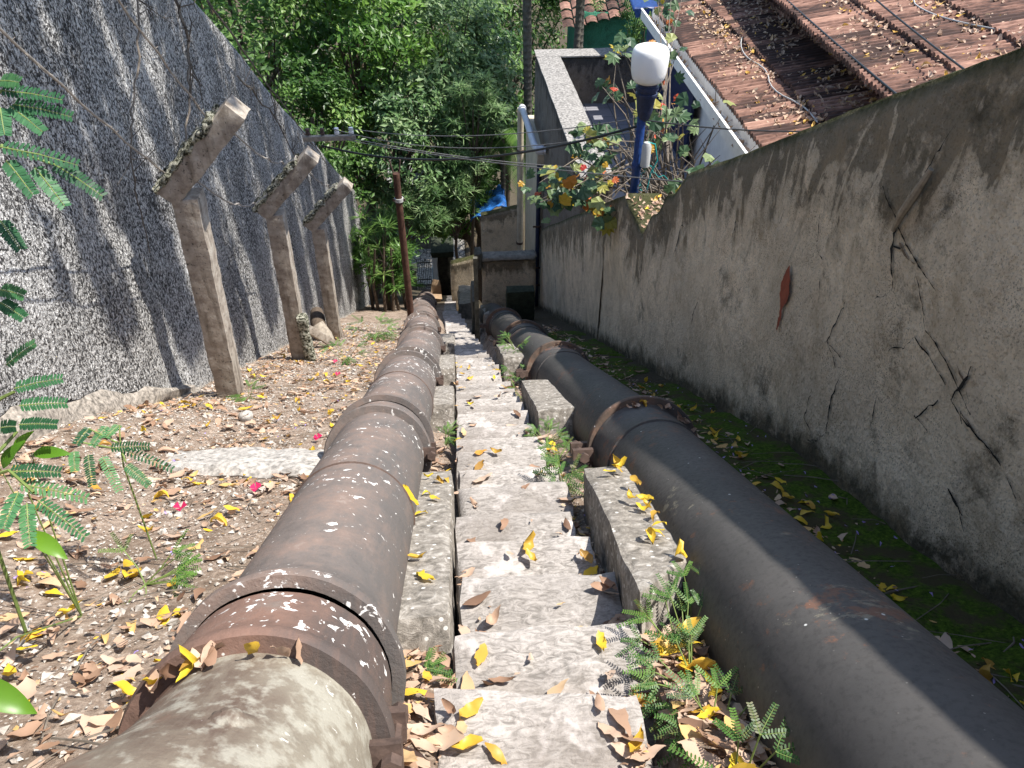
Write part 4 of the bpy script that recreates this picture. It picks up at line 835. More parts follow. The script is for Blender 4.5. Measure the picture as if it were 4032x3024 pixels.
tag(mb.build('broken_pier', M_concd, None, smooth=True), 'stubby broken pier beside the shaded steps past the slim dark post', 'pier')
wl = wall_box('garden_wall', (-.16, 17.0, -10.2), (.50, 17.2, -7.98), M_wall_far, None, .1, .012, 19); tag(wl, 'small sloping cream wall with pale top beside the guard box', 'wall')
for v in wl.data.vertices:
    if v.co.z > 1.9: v.co.z += .16 * (v.co.x / .66)
mb = MB(); rough_box(mb, (.02, 14.6, -8.7), (.42, 16.4, -7.95), .12, .05, .03, lambda p: p + Vector((0, 0, -.35 * (p.y - 15.4))), 20, 4)
tag(mb.build('stone_heap', M_conc, None, smooth=True), 'pale rubble stones heaped at the wall foot beside the far steps', 'stones')
e = empty('guard_box', (-.4, 20.3, -11.5)); tag(e, 'small masonry meter box with overhanging slab roof beside the iron gate', 'meter box')
rb('roof_slab', (-.72, 19.9, -9.50), (-.05, 20.9, -9.30), M_mossy, e, .12, .015, .015, 1)
rb('box_wall', (-.70, 20.05, -11.9), (-.55, 20.85, -9.50), M_white, e, .2, .01, .01, 2); rb('box_wall', (-.55, 20.55, -11.9), (-.1, 20.8, -9.50), M_concd, e, .2, .01, .01, 3); rb('box_wall', (-.16, 20.05, -11.9), (-.08, 20.55, -9.5), M_concd, e, .2, .01, .01, 4)
MB().box((-.712, 20.2, -10.5), (-.702, 20.55, -10.0)).build('poster', flat_mat('teal_print', (.05, .30, .36), .5, .6, 9, .05), e)
g_ = empty('iron_gate', (-1.12, 24.6, -14)); tag(g_, 'narrow black iron bar gate at the bottom of the stairs', 'gate')
for k in range(8): MB().tube([(-1.40 + k * .066, 24.6, -13.9), (-1.40 + k * .066, 24.6, -12.15)], .011, 6).build('bar', M_cable, g_)
for z in (-13.8, -13.0, -12.3): MB().box((-1.42, 24.585, z), (-.92, 24.615, z + .035)).build('rail', M_cable, g_)
e = empty('gate_pillar', (-1.58, 24.7, -14.2)); tag(e, 'squat dark gate pillar with a mossy cap left of the iron gate', 'pillar')
rb('pillar_shaft', (-1.74, 24.5, -14.3), (-1.46, 24.9, -12.62), M_concd, e, .15, .01, .01, 3); rb('pillar_cap', (-1.80, 24.42, -12.62), (-1.42, 24.98, -12.5), M_mossy, e, .15, .012, .012, 4)
e = empty('paper_sack', (-.53, 17.0, -9.22)); tag(e, 'open brown cardboard sack standing on the shaded far steps', 'sack')
mb = MB(); a0 = [(-.62, 16.92, -9.25), (-.46, 16.92, -9.25), (-.46, 17.08, -9.25), (-.62, 17.08, -9.25)]; a1 = [(-.68, 16.85, -8.80), (-.41, 16.87, -8.84), (-.42, 17.12, -8.74), (-.66, 17.14, -8.72)]
for k in range(4): mb.quad(a0[k], a0[(k + 1) % 4], a1[(k + 1) % 4], a1[k])
mb.quad(*a0[::-1]); mb.build('sack_body', M_card, e)
mb = MB(); mb.quad(a1[0], a1[1], (-.40, 16.76, -8.92), (-.70, 16.74, -8.86)); mb.build('flap', M_card, e); mb = MB(); mb.quad(a1[3], a1[2], (-.45, 17.2, -8.62), (-.62, 17.24, -8.6)); mb.build('flap', M_card, e)
V, Fc = grid(list(np.arange(.40, 1.32, .05)), list(np.arange(17.2, 18.6, .07)), lambda x, y: Vector((x, y, -6.95 + .45 * (x - .4) + .14 * fb(x * 4, y * 3, 1, 3) - .12 * (y - 17.2))))
o = np_mesh('tarpaulin', V, Fc, M_tarp); so = o.modifiers.new('thick', 'SOLIDIFY'); so.thickness = .02; tag(o, 'crumpled blue tarpaulin roof seen through the leaves behind the streaked wall', 'tarpaulin')
mb = MB(); rough_box(mb, (-1.6, 29.0, -14.9), (-.3, 31.5, -11.4), .5, .03, .02, None, 31, 1)
tag(mb.build('street_hut', M_concd, None, smooth=True), 'grimy low hut across the cobbled street past the iron gate', 'hut')

# ------------------------------------------------------------------ tiled house at right
h = empty('tiled_house', (5.8, 10.5, -6)); tag(h, 'house with weathered red clay tile roof behind the top of the plaster wall', 'house')
EX, EZ, PM = 3.56, -1.60, 0.205
def roof(name, x0, z0, U, y0, y1, par, over=0, seed=0, course=.78, skew=0.0):
    q = random.Random(seed); ncol = int((y1 - y0) / .20); nc = int(U / course); V, Fq, T = [], [], []
    for c in range(nc):
        for t in range(ncol):
            ya = y0 + t * .2; jx, jz = q.uniform(-.012, .012), q.uniform(-.004, .006); tint = q.random(); i0 = len(V)
            for a in range(3):                    # along the tile: front edge hangs over the course below
                for b in range(7):
                    yy = ya + .2 * b / 6; pr = .032 * abs(math.sin(math.pi * 2 * b / 6 / 1.0)) ** .7 + .0
                    u = c * course - .05 + (course + .07) * a / 2 + jx; lift = .055 * (1 - a / 2)
                    V.append((x0 + u * .98 + skew * (yy - y0), yy, z0 + u * PM * .98 + pr + lift + jz)); T.append(tint)
            for a in range(2):
                for b in range(6): Fq.append((i0 + a * 7 + b, i0 + a * 7 + b + 1, i0 + (a + 1) * 7 + b + 1, i0 + (a + 1) * 7 + b))
            for b in range(6):                    # butt of the tile
                k = len(V); p, r_ = V[i0 + b], V[i0 + b + 1]; V += [(p[0] + .004, p[1], p[2] - .052), (r_[0] + .004, r_[1], r_[2] - .052)]; T += [tint * .8] * 2; Fq.append((i0 + b, k, k + 1, i0 + b + 1))
    return np_mesh(name, V, [tuple(q_[::-1]) for q_ in Fq], M_tile, par, tint=T, smooth=False)
r1 = roof('lower_roof', 3.19, EZ + .06, 2.85, 3.4, 14.0, h, seed=1, skew=.038)
r2 = roof('upper_roof', 3.80, -.86, 8.4, 2.2, 15.5, h, seed=2, skew=.090)
mb = MB(); mb.box((0, 2.2, -2.0), (.06, 15.5, -.80)); mb.v = [(x + 4.35 + .09 * (y - 2.2), y, z) for x, y, z in mb.v]; mb.build('eave_shade_board', M_concd, h)  # board coloured dark to stand in for the shaded gap under the eave
mb = MB(); mb.box((.45, 3.4, -6.2), (.62, 14.0, EZ + .10)); mb.v = [(x + EX - .038 * (13.9 - y), y, z) for x, y, z in mb.v]; mb.build('wall', M_white, h)
rb('ridge_cap', (EX + .1, 14.0, EZ + .05), (EX + 1.6, 14.28, EZ + .42), M_conc, h, .15, .02, .03, 6)
gut = MB()
for ya, yb in ((3.4, 14.1),):
    ox = EX - .17
    gut.box((ox, ya, EZ - .12), (ox + .012, yb, EZ + .03)); gut.box((ox + .012, ya, EZ - .12), (ox + .21, yb, EZ - .105)); gut.box((ox + .198, ya, EZ - .105), (ox + .21, yb, EZ + .03)); gut.box((ox - .012, ya, EZ + .03), (ox + .022, yb, EZ + .045))
gut.v = [(x - .038 * (13.9 - y), y, z) for x, y, z in gut.v]; gut.build('gutter', M_white, h)
mb = MB()
for ya in (11.7, 12.75): mb.box((EX + .20, ya, -3.4), (EX + .245, ya + 1.05, -1.85))
mb.build('shutter', M_shut, h)
MB().box((EX + .1, 13.8, -6.0), (EX + .44, 14.6, -1.9)).build('blue_pillar', M_blue, h)
MB().tube([(EX + .2, 9.0, -5.5), (EX + .2, 9.0, -1.75)], .03, 10).build('downpipe', M_white, h, smooth=True)
# litter on the roof and in the gutter
n = 5200; y = rng.uniform(4.5, 13.5, n); u = np.r_[rng.uniform(.05, 1.9, n // 2), rng.uniform(1.9, 5.5, n - n // 2)]; up_ = np.arange(n) >= n // 2
xe = np.where(up_, 3.80 + .09 * (y - 2.2), 3.19 + .038 * (y - 3.4)); uu = np.where(up_, u - 1.85, u); x = xe + uu * .98; z = np.where(up_, -.86, EZ + .06) + uu * PM + .05
keep = np.array([fb(a * .7, b * .5, 3) > -.2 for a, b in zip(x, y)]); P = np.stack([x, y, z], 1)[keep]
gy = rng.uniform(4, 14, 420); P = np.concatenate([P, np.stack([rng.uniform(EX - .15, EX - .02, 420) - .038 * (13.9 - gy), gy, np.full(420, EZ - .07)], 1)])
v, f, t = scatter(P, np.tile([-.2, 0, 1.], (len(P), 1)), rng.uniform(.5, 1.35, len(P)), PRO, .25, np.clip(.66 + rng.normal(0, .17, len(P)), 0, .92)); tag(np_mesh('roof_litter', v, f, M_litter, tint=t), 'pale dry leaves lying on the clay tiles and in the white gutter', 'leaf litter', kind='stuff')
nx = 130; ny_ = rng.uniform(5.6, 6.75, nx); P = np.array([(rng.uniform(1.67, 2.0), q, rtop(q) + .02) for q in ny_]); v, f, t = scatter(P, np.tile([0, -.4, 1.], (nx, 1)), rng.uniform(.4, .9, nx), PRO, .3); tag(np_mesh('notch_litter', v, f, M_litter, tint=t), 'dry leaves and crumbs caught in the notch of the plaster wall', 'leaf litter', kind='stuff')
def roofz(x, y):
    xl, xu = 3.19 + .038 * (y - 3.4), 3.80 + .09 * (y - 2.2)
    return EZ + .12 + (x - xl) * PM if x < xu else -.80 + (x - xu) * PM
def curvepts(pts, dz=0):
    for _ in range(2): pts = [pts[0]] + [q for a, b in zip(pts[:-1], pts[1:]) for q in ((a[0] * .75 + b[0] * .25, a[1] * .75 + b[1] * .25), (a[0] * .25 + b[0] * .75, a[1] * .25 + b[1] * .75))] + [pts[-1]]
    out = []
    for a, b in zip(pts[:-1], pts[1:]):
        for i in range(2): t = i / 2; x = a[0] + (b[0] - a[0]) * t; y = a[1] + (b[1] - a[1]) * t; out.append((x, y, roofz(x, y) + dz))
    return out
GC = 'cables lying on the tiled roof'
wire('roof_cable', curvepts([(4.4, 11.6), (4.15, 11.2), (4.0, 10.5), (4.1, 9.9), (3.9, 9.2), (4.05, 8.5), (4.0, 8.0)]), .008, M_grey, 'grey cable curling across the lower shaded courses of the tiled roof', 'cable', GC)
wire('roof_cable', curvepts([(6.3, 10.2), (5.7, 9.9), (5.6, 9.2), (5.75, 8.4), (6.2, 7.3), (6.3, 6.6)]), .008, M_grey, 'grey cable looping over the upper part of the tiled roof', 'cable', GC)
wire('roof_cable', sag((4.75, 12.4, -.76), (4.24, 6.9, -.76), .02), .012, M_cable, 'black cable strung just above the edge of the upper tiled roof', 'cable', GC)
wire('roof_cable', sag((5.55, 12.0, -.45), (4.70, 6.6, -.5), .04), .010, M_cable, 'thin black cable strung over the middle of the upper tiled roof', 'cable', GC)
e = empty('blue_awning', (3.6, 14.9, -1.9)); tag(e, 'scallop-edged blue awning beyond the corner of the tiled roof', 'awning')
V, Fc = grid(list(np.arange(3.35, 4.75, .05)), list(np.arange(14.5, 16.2, .1)), lambda x, y: Vector((x, y, -1.66 + .22 * (y - 14.5) + (.03 * math.sin(x * 18) if y < 14.55 else 0)))); o = np_mesh('awning_sheet', V, Fc, M_blue, e, loc=np.array((3.6, 14.9, -1.9))); so = o.modifiers.new('thick', 'SOLIDIFY'); so.thickness = .02
mb = MB()
for k in range(9): x = 3.36 + k * .15; mb.quad((x, 14.5, -1.66), (x + .15, 14.5, -1.66), (x + .11, 14.49, -1.80), (x + .04, 14.49, -1.80))
mb.build('scallop', M_blue, e)

# ------------------------------------------------------------------ lamp on the wall
lx, ly, lz = 1.79, 7.0, zs(7.0) + 1.78
GZ = .11
l = empty('street_lamp', (lx, ly, lz)); tag(l, 'blue lamp post with an unlit white barrel globe standing on the plaster wall', 'street lamp')
MB().lathe((lx, ly, lz), (0, 0, 1), [(-.12, .045), (.30, .043), (.32, .052), (.36, .052), (.37, .043), (.84, .041)], 16).build('post', M_blue, l, smooth=True)
cup = MB().lathe((lx + .02, ly, lz + .775), (0, 0, 1), [(0, .041), (.02, .055), (.10, .075), (.20, .085), (.22, .10), (.25, .10), (.255, .088), (.275, .088), (.28, .105), (.31, .105), (.315, .09), (.34, .088), (.345, .075)], 28).build('fitter', M_blued, l, smooth=True)
gl = MB().lathe((lx + .02, ly, lz + 1.105), (0, 0, 1), [(0, .06), (.004, .085), (.02, .12), (.05, .144), (.10, .157), (.18, .165), (.25, .166), (.29, .158), (.315, .14), (.33, .10), (.335, .05), (.336, 0)], 40).build('globe', M_opal, l, smooth=True)
MB().lathe((lx + .055, ly - .09, lz + .36), (0, 0, 1), [(0, 0), (0, .04), (.005, .045), (.20, .045), (.235, .03), (.245, 0)], 16).build('photocell', M_grey, l, smooth=True)
MB().tube([(lx + .03, ly - .06, lz + .36), (lx + .05, ly - .02, lz + .40)], .012, 6).build('photocell_bracket', M_bracket, l)
random.seed(4)
for k in range(5):
    pts = [Vector((lx + .06, ly - .08, lz + .36))]
    for j in range(7): pts.append(pts[-1] + Vector((random.uniform(-.05, .06), random.uniform(-.03, .03), random.uniform(-.09, .03))))
    MB().tube(pts, .004, 5).build('loose_wire', M_teal if k % 2 else M_wire, l, smooth=True)
MB().tube([(lx + .06, ly - .1, lz + .6), (lx + .13, ly - .1, lz + .58), (lx + .17, ly - .1, lz + .42), (lx + .12, ly - .1, lz + .30), (lx + .1, ly - .1, lz + .12)], .006, 6).build('loose_wire', M_teal, l, smooth=True)

# iron pole with insulator collar, insulator rack, overhead wires
pl = empty('iron_pole', (-.715, 9.77, -5.1)); tag(pl, 'slim rust-brown iron pole with a pale collar standing left of the rusty pipe', 'pole')
MB().tube([(-.715, 9.77, -5.3), (-.72, 9.77, -4.0), (-.73, 9.77, -2.70), (-.73, 9.77, -2.52)], [.052, .05, .047, .047], 14).build('pole_shaft', M_polerust, pl, smooth=True)
MB().lathe((-.725, 9.77, -2.92), (0, 0, 1), [(0, .049), (0, .062), (.05, .062), (.05, .049)], 14).build('collar', M_grey, pl, smooth=True)
MB().box((-.81, 9.75, -2.91), (-.64, 9.765, -2.88)).build('bracket', M_bracket, pl)
for xa, xb in ((-.76, -.80), (-.69, -.66)): MB().tube([(xa, 9.77, -2.54), (xb, 9.77, -2.34)], .012, 6).build('bracket_arm', M_bracket, pl)
rk = empty('insulator_rack', (-1.7, 10.5, -2.3)); tag(rk, 'short pale crossarm with insulators sticking out from the tall wall top', 'crossarm')
rough_box(mb := MB(), (-2.0, 10.46, -2.33), (-1.28, 10.54, -2.26), .1, .004, .006, None, 2); mb.build('crossarm', M_palebark, rk)
for k in range(4): MB().lathe((-1.92 + k * .195, 10.5, -2.25), (0, 0, 1), [(0, .02), (.01, .034), (.04, .034), (.045, .022), (.06, .022), (.065, .034), (.09, .03), (.1, 0)], 12).build('insulator', M_white if k > 1 else M_bracket, rk, smooth=True)
GW = 'overhead wires from the crossarm'
wire('power_cable', sag((-1.75, 10.45, -2.38), (lx - .03, ly, lz + .72), .26, 24), .013, M_cable, 'thickest black overhead cable sagging from the crossarm to the blue lamp post', 'cable', GW)
wire('power_cable', sag((-1.37, 10.5, -2.17), (lx, ly, lz + .80), .14, 24), .005, M_wire, 'upper thin overhead wire from the crossarm to the lamp post neck', 'cable', GW)
wire('power_cable', sag((-1.58, 10.5, -2.17), (lx, ly, lz + .68), .22, 24), .005, M_wire, 'middle thin overhead wire from the crossarm to the lamp post', 'cable', GW)
wire('power_cable', sag((-1.40, 10.5, -2.3), (3.9, 7.2, -1.55), .18, 24), .006, M_wire, 'thin wire passing in front of lamp post to the white house wall', 'cable', GW)
wire('power_cable', sag((-1.45, 10.5, -2.32), (1.72, 5.2, zs(5.2) + 1.72), .05, 24), .005, M_wire, 'lowest thin wire running to the edge of the wall notch', 'cable', GW)
wire('power_cable', sag((lx, ly, lz + .78), (3.9, 6.6, -.9), .06, 16), .007, M_cable, 'short black cable from lamp post to the tiled house', 'cable', GW)

# ------------------------------------------------------------------ climbing shrub round the lamp
vn = empty('climbing_shrub', (1.8, 7.4, zs(7.4) + 1.5)); tag(vn, 'climbing shrub with lobed green, orange and red leaves around the blue lamp post', 'shrub')
def lobed(n=5, s=1.0):
    V = [(0, 0, 0)]; ang = []
    for k in range(n):
        a = -1.9 + 3.8 * k / (n - 1); r = .5 * (1 - .28 * abs(k - (n - 1) / 2) / ((n - 1) / 2)); V.append((math.sin(a) * r * s, math.cos(a) * r * s, -.10 * r))
        if k < n - 1: a2 = a + 1.9 / (n - 1); V.append((math.sin(a2) * r * .74, math.cos(a2) * r * .74, .02))
    V.append((0, -.16, 0)); m = len(V); F = [(0, k, k + 1) for k in range(1, m - 2)] + [(0, m - 2, m - 1), (0, m - 1, 1)]
    return np.array(V), np.array([f[::-1] for f in F])
LOB = [lobed(5), lobed(7, 1.05), lobed(5, .9)]
blobs = [(1.0, 7.3, -1.72, .24, 15), (1.22, 7.2, -1.66, .24, 16), (1.45, 7.35, -1.68, .22, 15), (1.36, 7.5, -1.28, .12, 3), (1.60, 7.6, -1.40, .18, 8), (1.70, 8.2, -1.0, .15, 5), (1.84, 8.4, -.62, .18, 6), (2.05, 7.7, -1.15, .3, 14), (2.3, 8.0, -1.35, .35, 14), (2.4, 9.0, -.95, .3, 9), (2.95, 10.8, -.80, .25, 12), (2.6, 7.4, -1.85, .4, 16), (2.2, 7.3, -1.95, .3, 14), (1.1, 7.6, -1.9, .18, 8), (1.5, 7.1, -1.85, .15, 8), (1.75, 9.1, -1.9, .25, 9)]
P, Nn = [], []
for bx, by, bz, br, num in blobs:
    num = int(num * 1.9); q = rng.normal(0, .5, (num, 3)) * br + (bx, by, bz); P.append(q); Nn.append(np.tile([-.25, -.55, .9], (num, 1)))
P = np.concatenate(P); Nn = np.concatenate(Nn); sz = rng.uniform(.09, .25, len(P)); ti = np.where(sz < .14, rng.uniform(.55, 1, len(P)), np.where(rng.uniform(0, 1, len(P)) < .13, rng.uniform(.7, .95, len(P)), rng.beta(1.6, 1.4, len(P)) * .76))
v, f, t = scatter(P, Nn, sz, LOB, .45, ti); np_mesh('foliage', v, f, M_vine, vn, tint=t, smooth=False, loc=np.array(vn.location))
mb = MB()
for bx, by, bz, br, num in blobs:
    for k in range(4):
        r0 = Vector((2.1 + random.uniform(-.35, .4), 7.5 + random.uniform(-.2, .5), -1.98)); r0.x = max(r0.x, 1.9); tgt = Vector((bx, by, bz)) + Vector((random.uniform(-1, 1), random.uniform(-1, 1), random.uniform(-1, 1))) * br * .7
        m_ = r0.lerp(tgt, .55) + Vector((random.uniform(-.1, .1), random.uniform(-.1, .1), .25)); mb.tube([r0, m_, tgt], [.012, .008, .003], 5, cap=False)
for k in range(34):
    r0 = Vector((random.uniform(2.0, 3.1), random.uniform(7.4, 9.2), -2.6)); p1 = r0 + Vector((random.uniform(-.2, .25), random.uniform(-.2, .2), random.uniform(.5, 1.0))); mb.tube([r0, p1, p1 + Vector((random.uniform(-.35, .35), random.uniform(-.2, .2), random.uniform(.1, .55)))], [.014, .010, .003], 5, cap=False)
mb.build('stem', M_twig, vn, smooth=True)

# ------------------------------------------------------------------ trees
SIMPLE = [(np.array([(0, -.5, 0), (-.2, -.05, .05), (0, .5, -.06), (.2, -.05, .05), (0, 0, -.02)]), np.array([(0, 4, 1), (1, 4, 2), (4, 3, 2), (0, 3, 4)])), (np.array([(0, -.5, 0), (-.15, .0, .08), (0, .5, .04), (.17, .05, -.02), (0, 0, .0)]), np.array([(0, 4, 1), (1, 4, 2), (4, 3, 2), (0, 3, 4)]))]
LONG = [(np.array([(0, 0, 0), (-.05, .4, .05), (0, 1, -.12), (.05, .4, .05)]), np.array([(0, 3, 1), (1, 3, 2)]))]
def clumpy(c, rad, n, ncl, shell=.55, spread=.22):
    d = rng.normal(0, 1, (ncl, 3)); d /= np.linalg.norm(d, axis=1, keepdims=True); rr = shell + (1 - shell) * rng.uniform(0, 1, (ncl, 1)) ** .6
    cl = d * rr * np.array(rad); w = rng.dirichlet(np.ones(ncl) * 1.3); k = rng.choice(ncl, n, p=w); s = spread * np.mean(rad) * rng.uniform(.5, 1.3, ncl)
    p = cl[k] + rng.normal(0, 1, (n, 3)) * s[k][:, None] * np.array([1, 1, .65]); return p + np.array(c), cl + np.array(c), k
def tree(name, label, c, rad, n, ls, m, base, tr=.12, cat='tree', ncl=60, group=None, bark=None, whorl=False, spread=.15):
    base = Vector(base); e = empty(name, base); tag(e, label, cat, group)
    p, cl, k = clumpy(c, rad, n, ncl, spread=spread); out = (p - np.array(c)) / np.array(rad); nr = out * .6 + np.array([.35, -.15, .75]); tk = rng.uniform(0, 1, ncl)
    ti = np.clip(.5 * tk[k] + .5 * rng.uniform(0, 1, n), 0, 1)
    if whorl:                              # rosettes of strap leaves
        m_ = n // 14; cc = p[:m_]; P = np.repeat(cc, 14, 0); az = rng.uniform(0, 6.28, m_ * 14); el = rng.uniform(-.2, .9, m_ * 14); D = np.stack([np.cos(az) * np.cos(el), np.sin(az) * np.cos(el), np.sin(el)], 1); sz = rng.uniform(.7, 1.2, m_ * 14) * ls
        S = np.cross(D, [0, 0, 1.]); S /= np.linalg.norm(S, axis=1, keepdims=True); q = LONG[0][0]; U = np.cross(S, D)
        v = (P[:, None] + (S[:, None] * q[None, :, :1] * 1.0 + D[:, None] * q[None, :, 1:2] + U[:, None] * q[None, :, 2:3]) * sz[:, None, None]).reshape(-1, 3); f = (LONG[0][1][None] + (np.arange(len(P)) * 4)[:, None, None]).reshape(-1, 3); t = np.repeat(np.clip(np.repeat(rng.uniform(0, 1, m_), 14) * .7 + rng.uniform(0, .3, m_ * 14), 0, 1), 4)
    else: v, f, t = scatter(p, nr, rng.uniform(.6, 1.25, n) * ls, SIMPLE, .55, ti)
    np_mesh('crown', v, f, m, e, tint=t, smooth=False, loc=np.array(base))
    mb = MB(); top = Vector(c); mid = base.lerp(top, .55) + Vector((random.uniform(-.2, .2), random.uniform(-.2, .2), 0)); mb.tube([base - Vector((0, 0, .3)), base.lerp(mid, .5), mid, top + Vector((0, 0, rad[2] * .35))], [tr * 1.2, tr, tr * .8, tr * .25], 9)
    for j in range(min(ncl, 18)):
        q = Vector(cl[j]); a = mid.lerp(top, random.uniform(0, .7)); mb.tube([a, a.lerp(q, .5) + Vector((0, 0, -.1 * rad[2])), q], [tr * .4, tr * .25, tr * .06], 6, cap=False)
    mb.build('trunk', bark or M_bark, e, smooth=True); return e
GT = 'trees on the slope below the stairs'
def gz(x, y): return tuple(ground(x, y))
T = [('broad_tree', 'big dark small-leaved tree rising behind the top of the tall wall', (-4.7, 19, -3.2), (3.0, 2.2, 2.6), 12000, .20, 0, 70),
     ('broad_tree', 'sunny yellow-green tree in the middle of the woods above the crossarm', (-2.1, 19, -3.0), (2.0, 1.8, 2.2), 12000, .19, 2, 70),
     ('broad_tree', 'pale bluish-green tree at the centre of the woods behind the overhead wires', (-.2, 19.5, -3.9), (1.7, 1.6, 2.1), 11000, .19, 1, 65),
     ('broad_tree', 'dense dark tree just beyond the far end of the tall wall', (-2.9, 16.6, -4.7), (1.2, 1.2, 1.6), 8000, .145, 0, 50),
     ('broad_tree', 'silvery green tree right behind the sagging black cable', (-1.0, 17.6, -5.4), (1.5, 1.2, 1.5), 9500, .16, 1, 60),
     ('broad_tree', 'dark green tree crowding the corner of the terrace house', (.75, 19.5, -5.8), (1.1, 1.2, 1.7), 7000, .16, 0, 45),
     ('broad_tree', 'small bright tree shading the bottom of the stairs', (-.1, 19.6, -7.6), (1.0, 1.0, 1.0), 3600, .15, 2, 30),
     ('broad_tree', 'large far tree behind the dark small-leaved tree', (-6.5, 31, -4.6), (5, 3, 4.5), 15000, .24, 0, 70),
     ('broad_tree', 'large far tree filling the gap at the top middle of the woods', (-.8, 30, -4.2), (4, 3, 4.0), 15000, .22, 0, 70),
     ('broad_tree', 'shadowy far tree behind the palms', (2.4, 29, -6.5), (3.2, 2.5, 3.4), 9000, .22, 0, 50),
     ('broad_tree', 'dusky tree in the gap left of the short palm', (.9, 22.5, -5.2), (1.5, 1.4, 2.0), 7000, .19, 0, 50),
     ('broad_tree', 'low dark tree shading the street beyond the iron gate', (-3.2, 25, -9.5), (2.6, 2, 3.0), 9000, .18, 0, 50)]
for nm, lab, c, rad, n_, ls, mi, ncl in T: tree(nm, lab, c, rad, n_, ls, M_green[mi], gz(c[0] + (1.3 if lab.startswith('small bright') else -1.4 if lab.startswith('silvery') else 1.5 if lab.startswith('pale bluish') else random.uniform(-.3, .3)), c[1] + .2), .14, ncl=ncl, group=GT)
tree('oleander', 'tall strap-leaved oleander clump with bare stems beside the iron pole', (-1.5, 14.7, -6.35), (.6, .7, .95), 3600, .27, M_green[0], gz(-1.5, 14.4), .05, 'shrub', 50, whorl=True)
tree('oleander', 'strap-leaved oleander in front of the iron gate', (-1.9, 18.2, -8.0), (.8, .6, 1.0), 3200, .28, M_green[0], gz(-2.0, 18.0), .05, 'shrub', 36, whorl=True)
tree('oleander', 'airy strap-leaved shrub beside the slanting drain pipe', (.55, 17.2, -4.7), (.7, .7, 1.2), 4200, .25, M_green[1], gz(.3, 17.4), .05, 'shrub', 36, whorl=True)
tree('oleander', 'dark strap-leaved shrub hanging over the streaked cream wall', (.2, 17.9, -6.4), (.9, .7, .8), 4200, .24, M_green[0], gz(.1, 18.2), .05, 'shrub', 36, whorl=True)
tree('oleander', 'strap-leaved branch mass hanging low behind the iron pole', (-.55, 16.7, -6.15), (.9, .6, .75), 4600, .25, M_green[1], gz(-1.9, 16.9), .05, 'shrub', 44, whorl=True)
# bare stems under the first oleander
for k, (x, y) in enumerate([(-1.7, 14.0), (-1.55, 13.9), (-1.4, 13.95), (-1.28, 14.2), (-1.85, 14.3), (-1.15, 14.6)]):
    b = ground(x, y); e = empty('bare_sapling', b); tag(e, 'thin bare stem in the thicket under the oleander by the iron pole', 'sapling', 'bare stems under the oleander')
    MB().tube([b - Vector((0, 0, .1)), b + Vector((random.uniform(-.08, .08), 0, .6)), b + Vector((random.uniform(-.15, .15), random.uniform(-.1, .1), 1.5))], [.04, .03, .018], 8).build('trunk', M_bark, e, smooth=True)
# overhanging tree behind the tall wall: unseen, its leaf bands set along the sun rays to shade the wall
ov = empty('shade_tree', gz(-4.2, 6.0)); tag(ov, 'tall unseen tree behind the rough wall, branches banded over the path for shade', 'tree')
pts, cls = [], []
K_ = math.tan(R(SUN_EL))
BANDS = [(3.0, .20), (3.62, .10), (4.18, .46), (4.95, .72), (5.62, .34), (6.25, .52), (7.3, .78), (8.3, .50), (9.25, .80), (10.4, .9), (11.7, 1.1), (13.2, 1.3), (14.8, 1.1)]
for yb, wd in BANDS:
    zt = .3 - .66 * (yb - 7.5); zb_ = zs(yb) + (1.5 if yb < 3.3 else .9 if yb < 3.8 else .6 if yb < 4.5 else .2); L_ = (zt - zb_) / K_; m_ = int(330 * L_ * wd / .4 * (.75 if yb < 4.5 else 1)); tt = rng.uniform(0, 1, m_) ** .85
    zw = zt - tt * (zt - zb_); cz = 6.2 + rng.normal(0, .25, m_); drift = .10 * np.sin(tt * 5 + yb * 3)
    pts.append(np.stack([-2.15 + (cz - zw) / K_, yb + drift + rng.uniform(-.5, .5, m_) * wd * (1.0 - .3 * tt) + rng.normal(0, .05, m_), cz], 1)); cls.append(tuple(pts[-1][0])); cls.append(tuple(pts[-1][-1]))
for _ in range(46):
    y0 = random.uniform(1.8, 14); zt = .1 - .66 * (y0 - 7.5); zw = zt - random.random() ** 1.6 * 3.0; cz = 6.2 + random.uniform(-.4, .5); cls.append((-2.15 + (cz - zw) / K_, y0, cz)); pts.append(rng.normal(0, 1, (60, 3)) * (.22, .10, .10) + cls[-1])
pts = np.concatenate(pts); v, f, t = scatter(pts, np.tile([0, 0, 1.], (len(pts), 1)), rng.uniform(.11, .19, len(pts)), SIMPLE, .4); np_mesh('crown', v, f, M_green[0], ov, tint=t, smooth=False, loc=np.array(ov.location))
mb = MB(); b0 = Vector(gz(-4.2, 6.0)); mb.tube([b0 - Vector((0, 0, .3)), (-4.1, 6, 1), (-3.9, 6.2, 5.2)], [.3, .24, .18], 12)
for k, y1 in enumerate((1.5, 4.5, 7.5, 10.5, 13)):
    a = Vector((-3.95, 6.1, 3.4 + .4 * (k % 3))); e_ = Vector((-2.15 + (4.9 + .62 * y1) / K_, y1, 6.2)); mb.tube([a, a.lerp(e_, .5) + Vector((0, 0, .5)), e_], [.12, .07, .02], 8)
for c in cls:
    j = min(4, max(0, int(c[1] / 3))); a = Vector((-2.0 + (4.0 + .62 * c[1]) / K_, 1.5 + 3 * j, 6.2)); mb.tube([a, Vector(c)], [.02, .008], 5)
mb.build('trunk', M_bark, ov, smooth=True)
